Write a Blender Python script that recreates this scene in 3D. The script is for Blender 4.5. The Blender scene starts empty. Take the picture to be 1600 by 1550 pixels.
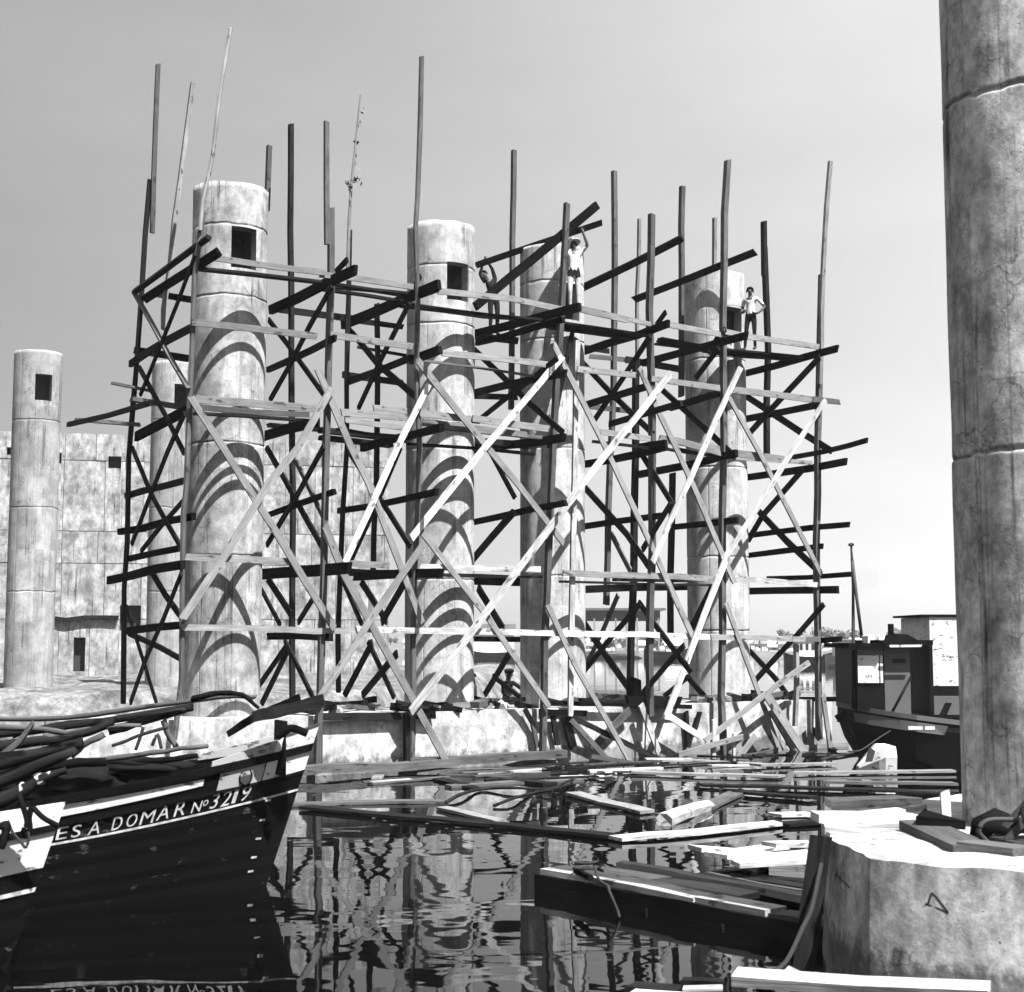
import bpy, bmesh, math, random
from mathutils import Vector, Matrix, noise as mnoise
random.seed(7)
R_ = math.radians
scn = bpy.context.scene
col = scn.collection

# ------------------------------------------------------------------ camera, sky, sun, exposure
F = 2285.0                      # focal length in pixels of the 1600 wide photograph
PITCH = math.atan(223.0 / F)
CAMZ = 2.7
cam_d = bpy.data.cameras.new('camera')
cam = bpy.data.objects.new('camera', cam_d)
col.objects.link(cam)
cam.location = (0, 0, CAMZ)
cam.rotation_euler = (math.pi / 2 + PITCH, 0, 0)
cam_d.sensor_fit = 'HORIZONTAL'
cam_d.sensor_width = 36.0
cam_d.lens = F / 1600 * 36
cam_d.clip_start = 0.1
cam_d.clip_end = 4000
cam_d.dof.use_dof = True
cam_d.dof.focus_distance = 30.0
cam_d.dof.aperture_fstop = 4.5
scn.camera = cam

SUN_EL, SUN_ROT = R_(57), R_(141)
world = bpy.data.worlds.new('World')
scn.world = world
world.use_nodes = True
nt = world.node_tree
nt.nodes.clear()
def wn(t, **k):
    n = nt.nodes.new(t)
    for a, b in k.items(): setattr(n, a, b)
    return n
sky = wn('ShaderNodeTexSky', sky_type='NISHITA', sun_disc=False, sun_elevation=SUN_EL, sun_rotation=SUN_ROT)
sky.air_density = 1.0; sky.dust_density = 2.0; sky.ozone_density = 1.0
bw = wn('ShaderNodeVectorMath', operation='DOT_PRODUCT'); bw.inputs[1].default_value = (0.10, 0.38, 0.52)   # blue sensitive black and white film
bg = wn('ShaderNodeBackground'); bg.inputs[1].default_value = 0.05
wo = wn('ShaderNodeOutputWorld')
tc = wn('ShaderNodeTexCoord')
mp = wn('ShaderNodeMapping'); mp.inputs['Scale'].default_value = (1.0, 1.0, 3.6); mp.inputs['Rotation'].default_value = (0, 0.25, 0); mp.inputs['Location'].default_value = (0.3, 0.1, 0.2)
cl = wn('ShaderNodeTexNoise'); cl.inputs['Scale'].default_value = 1.7; cl.inputs['Detail'].default_value = 5; cl.inputs['Roughness'].default_value = 0.5
cr = wn('ShaderNodeMapRange'); cr.inputs['From Min'].default_value = 0.35; cr.inputs['From Max'].default_value = 0.75
cr.inputs['To Min'].default_value = 0.88; cr.inputs['To Max'].default_value = 1.10
# sunlit high haze: the sky grows whiter towards the sun's side
dot = wn('ShaderNodeVectorMath', operation='DOT_PRODUCT')
sd = Vector((math.sin(SUN_ROT) * math.cos(SUN_EL), math.cos(SUN_ROT) * math.cos(SUN_EL), math.sin(SUN_EL)))
dot.inputs[1].default_value = Vector((math.sin(SUN_ROT), math.cos(SUN_ROT), 0))
hz = wn('ShaderNodeMapRange'); hz.interpolation_type = 'LINEAR'
hz.inputs['From Min'].default_value = -0.98; hz.inputs['From Max'].default_value = -0.45
hz.inputs['To Min'].default_value = 0.46; hz.inputs['To Max'].default_value = 1.42
m1 = wn('ShaderNodeMath', operation='MULTIPLY'); m2 = wn('ShaderNodeMath', operation='MULTIPLY')
L = nt.links.new
L(sky.outputs[0], bw.inputs[0]); L(tc.outputs['Generated'], mp.inputs[0]); L(mp.outputs[0], cl.inputs['Vector'])
L(cl.outputs[0], cr.inputs['Value']); L(tc.outputs['Generated'], dot.inputs[0]); L(dot.outputs['Value'], hz.inputs['Value'])
veil = wn('ShaderNodeMapRange'); veil.clamp = False   # thin even veil of high cloud over the blue
veil.inputs['To Min'].default_value = 2.33; veil.inputs['To Max'].default_value = 2.64
L(bw.outputs['Value'], veil.inputs['Value']); L(veil.outputs[0], m1.inputs[0]); L(cr.outputs[0], m1.inputs[1]); L(m1.outputs[0], m2.inputs[0]); L(hz.outputs[0], m2.inputs[1])
L(m2.outputs[0], bg.inputs[0]); L(bg.outputs[0], wo.inputs[0])

sun_d = bpy.data.lights.new('sun', 'SUN'); sun_d.energy = 5.0; sun_d.angle = R_(0.5); sun_d.color = (1, 1, 1)
sun = bpy.data.objects.new('sun', sun_d); col.objects.link(sun)
sun.rotation_euler = (-sd).to_track_quat('-Z', 'Y').to_euler()
sun.location = (20, -20, 40)

vs = scn.view_settings
vs.view_transform = 'Standard'; vs.look = 'None'; vs.gamma = 1.0; vs.use_curve_mapping = False
vs.exposure = 2.1
scn.cycles.use_denoising = True
scn.cycles.max_bounces = 6
scn.cycles.diffuse_bounces = 3
scn.cycles.glossy_bounces = 3
scn.cycles.volume_bounces = 0
scn.cycles.caustics_reflective = False
scn.cycles.caustics_refractive = False

# ------------------------------------------------------------------ geometry of the view used to lay out real planes
CP, SP = math.cos(PITCH), math.sin(PITCH)
CAMP = Vector((0, 0, CAMZ))
def ray(x, y):
    xc = (x - 800) / F; yc = (775 - y) / F
    return Vector((xc, CP - yc * SP, SP + yc * CP))
def on_plane(x, y, p0, n):
    d = ray(x, y)
    return CAMP + d * ((p0 - CAMP).dot(n) / d.dot(n))
def on_z(x, y, z): return on_plane(x, y, Vector((0, 0, z)), Vector((0, 0, 1)))
def on_y(x, y, Y): return on_plane(x, y, Vector((0, Y, 0)), Vector((0, 1, 0)))
def proj(p):
    q = p - CAMP
    fw = q.y * CP + q.z * SP; up = -q.y * SP + q.z * CP
    return 800 + q.x / fw * F, 775 - up / fw * F
U = Vector((0.834, 0.552, 0)).normalized()      # along the row of columns
V = Vector((-U.y, U.x, 0))                      # away from the camera
O = Vector((-5.83, 29.6, 0))
def on_s(x, y, s): return on_plane(x, y, O + V * s, V)
def on_a(x, y, a): return on_plane(x, y, O + U * a, U)
def a_of(p): return (p - O).dot(U)

# ------------------------------------------------------------------ naming helpers
def tag(o, label=None, cat=None, group=None, kind=None):
    if label: o['label'] = label
    if cat: o['category'] = cat
    if group: o['group'] = group
    if kind: o['kind'] = kind
    return o
def empty(name, loc, label=None, cat=None, group=None, rz=0):
    o = bpy.data.objects.new(name, None); col.objects.link(o)
    o.location = loc; o.rotation_euler = (0, 0, rz); o.empty_display_size = 0.2
    tag(o, label, cat, group)
    return o
def link(name, me, mat, parent=None, M=None, smooth=False):
    o = bpy.data.objects.new(name, me); col.objects.link(o)
    if mat is not None and not me.materials: me.materials.append(mat)
    if M is None: M = Matrix.Identity(4)
    if parent is not None:
        o.parent = parent
        pm = parent.matrix_basis.copy(); pp = parent.parent
        while pp is not None: pm = pp.matrix_basis @ pm; pp = pp.parent
        o.matrix_basis = pm.inverted() @ M
    else:
        o.matrix_basis = M
    if smooth:
        for p in me.polygons: p.use_smooth = True
    return o
def copy_tree(o, parent=None):
    c = o.copy(); col.objects.link(c); c.parent = parent
    for ch in list(o.children): copy_tree(ch, c)
    return c
def mesh_from(name, verts, faces):
    me = bpy.data.meshes.new(name); me.from_pydata(verts, [], faces); me.update(); return me

# ------------------------------------------------------------------ materials (the photograph is black and white: every colour is a grey)
def g(v): return (v, v, v, 1)
ALB = 0.72      # one scale for all albedos below
class NT:
    def __init__(s, name):
        s.m = bpy.data.materials.new(name); s.m.use_nodes = True
        s.t = s.m.node_tree; s.b = s.t.nodes['Principled BSDF']
    def n(s, t, ins=None, **k):
        n = s.t.nodes.new(t)
        for a, b in k.items(): setattr(n, a, b)
        for a, b in (ins or {}).items():
            if isinstance(b, bpy.types.NodeSocket): s.t.links.new(b, n.inputs[a])
            else: n.inputs[a].default_value = b
        return n
    def math(s, op, a, b=0.0, c=0.0, clamp=False):
        return s.n('ShaderNodeMath', {0: a, 1: b, 2: c}, operation=op, use_clamp=clamp).outputs[0]
    def rng(s, v, a, b, c, d):
        return s.n('ShaderNodeMapRange', {'Value': v, 'From Min': a, 'From Max': b, 'To Min': c, 'To Max': d}).outputs[0]
    def noise(s, vec, sc, det=4, ro=0.55):
        return s.n('ShaderNodeTexNoise', {'Vector': vec, 'Scale': sc, 'Detail': det, 'Roughness': ro}).outputs[0]
    def coords(s, scale=(1, 1, 1), offs=True):
        t = s.n('ShaderNodeTexCoord').outputs['Object']
        if offs:
            r = s.n('ShaderNodeObjectInfo').outputs['Random']
            r = s.math('MULTIPLY', r, 37.0)
            t = s.n('ShaderNodeVectorMath', {0: t, 1: r}, operation='ADD').outputs[0]
        return s.n('ShaderNodeMapping', {'Vector': t, 'Scale': scale}).outputs[0]
    def fin(s, colr_, rough=0.85, bump=None, bs=0.3, bd=0.02, spec=0.25):
        if isinstance(colr_, bpy.types.NodeSocket): s.t.links.new(s.math('MULTIPLY', colr_, ALB), s.b.inputs['Base Color'])
        else: s.b.inputs['Base Color'].default_value = g(colr_ * ALB)
        if isinstance(rough, bpy.types.NodeSocket): s.t.links.new(rough, s.b.inputs['Roughness'])
        else: s.b.inputs['Roughness'].default_value = rough
        s.b.inputs['Specular IOR Level'].default_value = spec
        if bump is not None:
            bn = s.n('ShaderNodeBump', {'Height': bump, 'Strength': bs, 'Distance': bd})
            s.t.links.new(bn.outputs[0], s.b.inputs['Normal'])
        return s.m

def wood(name, v, var=0.35, grain=0.4, spec=0.2):
    n = NT(name)
    gr = n.noise(n.coords((16, 16, 0.9)), 2.2, 5, 0.6)
    bl = n.noise(n.coords((2.5, 2.5, 1.1)), 1.6, 4, 0.6)
    kn = n.noise(n.coords((5, 5, 2.0)), 2.0, 2, 0.4)
    rnd = n.n('ShaderNodeObjectInfo').outputs['Random']
    c = n.math('MULTIPLY', n.rng(gr, 0.3, 0.7, 1 - grain, 1 + grain), n.rng(bl, 0.3, 0.7, 1 - var, 1 + var * 0.8))
    c = n.math('MULTIPLY', c, n.rng(kn, 0.64, 0.70, 1.0, 0.3))
    c = n.math('MULTIPLY', c, n.rng(rnd, 0, 1, v * 0.75, v * 1.25))
    return n.fin(c, 0.8, gr, 0.35, 0.01, spec)

def concrete(name, v, contrast=1.0, streak=1.0, scale=1.0, tide=None, spots=1.0, boards=0):
    n = NT(name)
    big = n.noise(n.coords((scale * 1.2, scale * 1.2, scale)), 1.3, 7, 0.66)
    med = n.noise(n.coords((scale * 3.5, scale * 3.5, scale * 2.6)), 1.7, 6, 0.66)
    st = n.noise(n.coords((7.5, 7.5, 0.35)), 1.2, 6, 0.62)
    stm = n.noise(n.coords((1.6, 1.6, 1.1)), 1.0, 3, 0.5)
    fine = n.noise(n.coords((1, 1, 1)), 24.0, 4, 0.65)
    wv_ = n.n('ShaderNodeVectorMath', {0: n.coords((1, 1, 1)), 1: n.n('ShaderNodeTexNoise', {'Vector': n.coords((1, 1, 1)), 'Scale': 14.0}).outputs[1]}, operation='ADD').outputs[0]
    pit = n.n('ShaderNodeTexVoronoi', {'Vector': wv_, 'Scale': 6.5, 'Randomness': 1.0}).outputs['Distance']
    pit2 = n.noise(n.coords((1, 1, 1)), 2.6, 2, 0.5)
    crk = n.n('ShaderNodeTexVoronoi', {'Vector': n.n('ShaderNodeVectorMath', {0: n.coords((1.1, 1.1, 1.1)), 1: n.n('ShaderNodeTexNoise', {'Vector': n.coords((1, 1, 1)), 'Scale': 2.5, 'Detail': 5.0}).outputs[1]}, operation='ADD').outputs[0], 'Scale': 0.9}, feature='DISTANCE_TO_EDGE').outputs['Distance']
    c = n.rng(big, 0.36, 0.64, 1 - 0.46 * contrast, 1 + 0.34 * contrast)
    c = n.math('MULTIPLY', c, n.rng(med, 0.36, 0.64, 1 - 0.32 * contrast, 1 + 0.26 * contrast))
    sm = n.math('MULTIPLY', n.rng(st, 0.54, 0.66, 0, 1), n.rng(stm, 0.42, 0.58, 0, 1))
    c = n.math('MULTIPLY', c, n.rng(sm, 0, 1, 1.0, 1 - 0.55 * streak))
    c = n.math('MULTIPLY', c, n.rng(fine, 0.3, 0.7, 0.84, 1.16))
    pm = n.math('MULTIPLY', n.rng(pit, 0.13, 0.2, 1, 0), n.rng(pit2, 0.46, 0.52, 0, 1))
    c = n.math('MULTIPLY', c, n.rng(pm, 0, 1, 1.0, 1 - 0.72 * spots))
    ck = n.math('MULTIPLY', n.rng(crk, 0.0, 0.016, 1, 0), n.rng(stm, 0.5, 0.56, 0, 1))
    c = n.math('MULTIPLY', c, n.rng(ck, 0, 1, 1.0, 0.45))
    if boards:        # tone of each formwork board and of each pour
        xyz = n.n('ShaderNodeSeparateXYZ', {0: n.coords((1, 1, 1), False)})
        an = n.math('FLOOR', n.math('MULTIPLY', n.math('ARCTAN2', xyz.outputs[1], xyz.outputs[0]), boards))
        zf = n.math('FLOOR', n.math('MULTIPLY', xyz.outputs[2], 0.43))
        rr = n.n('ShaderNodeObjectInfo').outputs['Random']
        wn_ = n.n('ShaderNodeTexWhiteNoise', {'Vector': n.n('ShaderNodeCombineXYZ', {0: an, 1: zf, 2: rr}).outputs[0]}, noise_dimensions='3D').outputs['Value']
        c = n.math('MULTIPLY', c, n.rng(wn_, 0, 1, 0.84, 1.14))
        af = n.math('FRACT', n.math('MULTIPLY', n.math('ARCTAN2', xyz.outputs[1], xyz.outputs[0]), boards))
        ed = n.math('MULTIPLY', n.rng(af, 0.0, 0.07, 1, 0), n.rng(stm, 0.4, 0.55, 0, 1))
        c = n.math('MULTIPLY', c, n.rng(ed, 0, 1, 1.0, 0.6))
    c = n.math('MULTIPLY', c, v)
    if tide is not None:
        z = n.n('ShaderNodeSeparateXYZ', {0: n.n('ShaderNodeNewGeometry').outputs['Position']}).outputs[2]
        wv = n.math('ADD', z, n.rng(med, 0.3, 0.7, -0.12, 0.12))
        c = n.math('MULTIPLY', c, n.rng(wv, tide - 0.06, tide + 0.06, 0.42, 1.0))
    h = n.math('ADD', n.math('MULTIPLY', fine, 0.35), med)
    h = n.math('SUBTRACT', h, n.math('MULTIPLY', pm, 1.2))
    return n.fin(c, 0.9, h, 0.35, 0.015, 0.2)

def plain(name, v, rough=0.6, var=0.2, sc=4.0, spec=0.3, bump=0.1):
    n = NT(name)
    a = n.noise(n.coords(), sc, 5, 0.6)
    c = n.math('MULTIPLY', n.rng(a, 0.3, 0.7, 1 - var, 1 + var), v)
    return n.fin(c, rough, a, bump, 0.02, spec)

def paint(name, v, worn=0.05, amount=0.62, rough=0.5, spec=0.35):
    # weathered paint: flakes through to dark wood
    n = NT(name)
    a = n.noise(n.coords((1.5, 1.5, 3.0)), 3.2, 6, 0.65)
    b = n.noise(n.coords(), 1.4, 4, 0.6)
    c = n.math('MULTIPLY', n.rng(b, 0.3, 0.7, 0.78, 1.1), v)
    k = n.rng(a, amount, amount + 0.05, 0, 1)
    c = n.math('ADD', n.math('MULTIPLY', c, n.math('SUBTRACT', 1.0, k)), n.math('MULTIPLY', k, worn))
    return n.fin(c, rough, a, 0.2, 0.01, spec)

M = {}
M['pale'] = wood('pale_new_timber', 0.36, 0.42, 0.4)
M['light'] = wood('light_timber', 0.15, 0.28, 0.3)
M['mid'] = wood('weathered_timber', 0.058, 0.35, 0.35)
M['dark'] = wood('dark_timber', 0.012, 0.4, 0.45, 0.02)  # dark timber; on scaffold braces and back posts it also carries their shade
M['black'] = wood('black_shade_timber', 0.006, 0.4, 0.5, 0.0)  # black timber; on scaffold transoms the shade of their faces is in the colour
M['wet'] = wood('wet_timber', 0.009, 0.4, 0.5, 0.04)
M['conc'] = concrete('column_concrete', 0.325, 0.6, 1.1, 0.9, None, 1.0, 2.6)
M['conc_dark'] = concrete('stained_column_concrete', 0.27, 0.85, 1.3, 0.9, None, 1.0, 2.6)
M['conc_far'] = concrete('far_concrete', 0.235, 0.6, 1.0, 0.6, None, 0.8, 2.6)
M['conc_near'] = concrete('near_concrete', 0.36, 0.95, 1.5, 1.6, None, 1.3, 2.2)
M['cap'] = concrete('cap_concrete', 0.36, 0.95, 0.6, 0.9, tide=0.30)
M['cap_near'] = concrete('near_cap_concrete', 0.36, 1.0, 0.9, 1.4, tide=0.52)
M['wallc'] = concrete('wall_concrete', 0.235, 1.1, 1.4, 0.8)
M['void'] = plain('dark_recess', 0.02, 0.9)
M['iron'] = plain('rusty_iron', 0.02, 0.7, 0.5, 12)
M['hull'] = paint('black_hull_paint', 0.0036, 0.045, 0.63, 0.5, 0.015)
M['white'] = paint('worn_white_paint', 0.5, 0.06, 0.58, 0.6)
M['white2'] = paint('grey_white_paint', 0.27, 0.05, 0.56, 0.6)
M['letter'] = plain('letter_white', 0.36, 0.7, 0.5, 14)
M['rope'] = plain('old_rope', 0.013, 0.9, 0.4, 40)
M['cloth'] = plain('dark_canvas', 0.008, 0.85, 0.5, 3, 0.02, 0.4)
M['dirt'] = concrete('pale_dirt', 0.125, 1.3, 0.2, 0.9)
M['grass'] = plain('far_land', 0.10, 0.9, 0.4, 0.15)
M['leaf'] = plain('far_foliage', 0.10, 0.8, 0.5, 0.7)
M['bark'] = plain('bark', 0.06, 0.9, 0.4, 4)
M['house'] = plain('house_wall', 0.6, 0.8, 0.15, 0.6)
M['roofm'] = plain('house_roof', 0.14, 0.8, 0.3, 1.0)
M['glassd'] = plain('dark_window', 0.02, 0.15, 0.1, 2, 0.5, 0.0)
M['tug'] = plain('tug_black', 0.006, 0.5, 0.4, 2, 0.03)
M['tuggrey'] = paint('tug_grey', 0.07, 0.04, 0.62, 0.6)
M['skin'] = plain('skin', 0.04, 0.6, 0.15, 6)
M['hair'] = plain('hair', 0.01, 0.7, 0.3, 40)
M['shirt'] = plain('white_shirt', 0.5, 0.9, 0.12, 14, 0.1, 0.5)
M['trouser'] = plain('pale_trousers', 0.34, 0.9, 0.25, 14, 0.1, 0.5)
M['darkcloth'] = plain('dark_clothes', 0.014, 0.9, 0.3, 14, 0.02, 0.5)
M['hat'] = plain('straw_hat', 0.5, 0.9, 0.3, 30)

def water_mat():
    n = NT('harbour_water')
    pos = n.n('ShaderNodeNewGeometry').outputs['Position']
    a = n.noise(n.n('ShaderNodeMapping', {'Vector': pos, 'Scale': (0.75, 1.2, 1)}).outputs[0], 1.0, 2, 0.45)
    b = n.noise(n.n('ShaderNodeMapping', {'Vector': pos, 'Scale': (2.4, 4.2, 1)}).outputs[0], 1.0, 2, 0.5)
    c = n.noise(n.n('ShaderNodeMapping', {'Vector': pos, 'Scale': (0.2, 0.25, 1)}).outputs[0], 1.0, 2, 0.5)
    h = n.math('ADD', a, n.math('MULTIPLY', b, 0.05))
    m = n.rng(c, 0.38, 0.62, 0.35, 1.0)
    h = n.math('MULTIPLY', h, m)
    n.b.inputs['IOR'].default_value = 1.33
    n.fin(0.0012, 0.015, h, 1.0, 0.008, 0.5)
    return n.m
M['water'] = water_mat()
# ------------------------------------------------------------------ shape helpers
def box_mesh(name, sx, sy, sz, jit=0.0, bevel=0.0):
    bm = bmesh.new()
    bmesh.ops.create_cube(bm, size=1.0)
    for v in bm.verts:
        v.co = Vector((v.co.x * sx, v.co.y * sy, v.co.z * sz)) + Vector([random.uniform(-jit, jit) for _ in range(3)])
    if bevel: bmesh.ops.bevel(bm, geom=bm.edges[:], offset=bevel, segments=1, affect='EDGES')
    me = bpy.data.meshes.new(name); bm.to_mesh(me); bm.free(); return me
def box(name, c, size, mat, parent=None, rz=0.0, jit=0.0, bevel=0.0):
    return link(name, box_mesh(name, *size, jit, bevel), mat, parent, Matrix.Translation(Vector(c)) @ Matrix.Rotation(rz, 4, 'Z'))
def frame(d, nrm):
    z = d.normalized(); y = nrm - z * nrm.dot(z)
    if y.length < 1e-4: y = Vector((1, 0, 0)) - z * z.x
    y.normalize(); x = y.cross(z)
    return x, y, z
def sweep(pts, w, t, nrm, name, pole=False, jit=0.006, taper=1.0, segs=None):
    """timber: rectangular (or round) section swept along pts; local origin at pts[0], local Z along it"""
    d = pts[-1] - pts[0]; ln = d.length
    x, y, z = frame(d, nrm)
    Mx = Matrix((x, y, z)).transposed().to_4x4(); Mx.translation = pts[0]
    inv = Mx.inverted()
    lp = [inv @ p for p in pts]
    seg = []
    for i in range(len(lp) - 1):
        n = max(1, round((lp[i + 1] - lp[i]).length / (segs or 1.3)))
        n = min(n, 7)
        for k in range(n): seg.append(lp[i].lerp(lp[i + 1], k / n))
    seg.append(lp[-1])
    vs_, fs = [], []
    k = 7 if pole else 4
    ph = random.uniform(0, 6)
    for i, p in enumerate(seg):
        f = i / (len(seg) - 1); sc = 1 + (taper - 1) * f
        ox = random.gauss(0, jit); oy = random.gauss(0, jit)
        ww = w * sc * random.uniform(0.95, 1.05)
        tilt = random.uniform(-.22, .22) * w if i in (0, len(seg) - 1) else 0
        for j in range(k):
            if pole:
                an = ph + 2 * math.pi * j / k; r = ww / 2 * random.uniform(0.9, 1.1)
                q = Vector((p.x + ox + r * math.cos(an), p.y + oy + r * math.sin(an), p.z + random.gauss(0, 0.01)))
            else:
                sx_, sy_ = ((-1, -1), (1, -1), (1, 1), (-1, 1))[j]
                q = Vector((p.x + ox + sx_ * ww / 2, p.y + oy + sy_ * t / 2, p.z + sx_ * tilt))
            vs_.append(q)
    for i in range(len(seg) - 1):
        for j in range(k):
            a = i * k + j; b = i * k + (j + 1) % k
            fs.append((a, b, b + k, a + k))
    fs.append(tuple(range(k - 1, -1, -1))); fs.append(tuple((len(seg) - 1) * k + j for j in range(k)))
    return mesh_from(name, vs_, fs), Mx
def tube(pts, r, name, mat, parent=None, k=6, smooth=True, taper=1.0):
    """smooth round tube through pts (world), returns one mesh object"""
    vs_, fs = [], []
    o = pts[0].copy()
    for i, p in enumerate(pts):
        d = (pts[min(i + 1, len(pts) - 1)] - pts[max(i - 1, 0)])
        x, y, z = frame(d, Vector((0.13, 0.2, 0.97)) if abs(d.normalized().z) < 0.9 else Vector((1, 0, 0)))
        rr = r * (1 + (taper - 1) * i / (len(pts) - 1))
        for j in range(k):
            an = 2 * math.pi * j / k
            vs_.append(p - o + x * rr * math.cos(an) + y * rr * math.sin(an))
    for i in range(len(pts) - 1):
        for j in range(k):
            a = i * k + j; b = i * k + (j + 1) % k
            fs.append((a, b, b + k, a + k))
    fs.append(tuple(range(k - 1, -1, -1))); fs.append(tuple((len(pts) - 1) * k + j for j in range(k)))
    return link(name, mesh_from(name, vs_, fs), mat, parent, Matrix.Translation(o), smooth)
def smooth_path(pts, n=6):
    out = []
    P = [pts[0]] + list(pts) + [pts[-1]]
    for i in range(1, len(P) - 2):
        for k in range(n):
            t = k / n; a, b, c, d = P[i - 1], P[i], P[i + 1], P[i + 2]
            out.append(0.5 * ((2 * b) + (c - a) * t + (2 * a - 5 * b + 4 * c - d) * t * t + (3 * b - a - 3 * c + d) * t ** 3))
    out.append(P[-2]); return out
def lump(name, loc, size, mat, parent=None, rough=0.35, sub=2, seed=0, rz=0.0, smooth=False):
    bm = bmesh.new(); bmesh.ops.create_icosphere(bm, subdivisions=sub, radius=1.0)
    for v in bm.verts:
        k = 1 + rough * mnoise.noise(v.co * 1.7 + Vector((seed * 3.1, seed, 0)))
        v.co = Vector((v.co.x * size[0], v.co.y * size[1], v.co.z * size[2])) * k
    me = bpy.data.meshes.new(name); bm.to_mesh(me); bm.free()
    return link(name, me, mat, parent, Matrix.Translation(Vector(loc)) @ Matrix.Rotation(rz, 4, 'Z'), smooth)

# ------------------------------------------------------------------ water, bank, far shore
def sheet(name, x0, x1, y0, y1, z, nx, ny, mat, f=None, kind='structure'):
    vs_ = []
    for j in range(ny + 1):
        for i in range(nx + 1):
            x = x0 + (x1 - x0) * i / nx; y = y0 + (y1 - y0) * j / ny
            vs_.append((x, y, z + (f(x, y) if f else 0)))
    fs = [(j * (nx + 1) + i, j * (nx + 1) + i + 1, (j + 1) * (nx + 1) + i + 1, (j + 1) * (nx + 1) + i) for j in range(ny) for i in range(nx)]
    o = link(name, mesh_from(name, vs_, fs), mat, None, None, True); o['kind'] = kind; return o
sheet('water', -900, 900, -60, 340, 0.0, 4, 4, M['water'])
def bankf(x, y):
    # a raised earth quay left of and behind the scaffold, falling to the water on its right and front
    e = min((-3.2 + 0.12 * (y - 40)) - x + mnoise.noise(Vector((x * .2, y * .2, 0))) * 1.2, (y - (38.5 + 0.25 * (x + 20))) )
    k = max(0.0, min(1.0, e / 1.6))
    k = k * k * (3 - 2 * k)
    return -0.8 + k * (1.95 + 0.16 * mnoise.noise(Vector((x * .5, y * .5, 1))) + 0.10 * mnoise.noise(Vector((x * 1.6, y * 1.6, 5))))
sheet('ground', -70, 6, 34, 84, 0.0, 150, 110, M['dirt'], bankf)
def shoref(x, y):
    k = max(0.0, min(1.0, (y - 214 + 3 * mnoise.noise(Vector((x * .03, 0, 0)))) / 6))
    return -1.0 + k * 1.7 + max(0, y - 260) * 0.004 + 0.5 * k * mnoise.noise(Vector((x * .02, y * .02, 2)))
sheet('far_shore', -700, 700, 205, 1000, 0.0, 140, 90, M['grass'], shoref)

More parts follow.
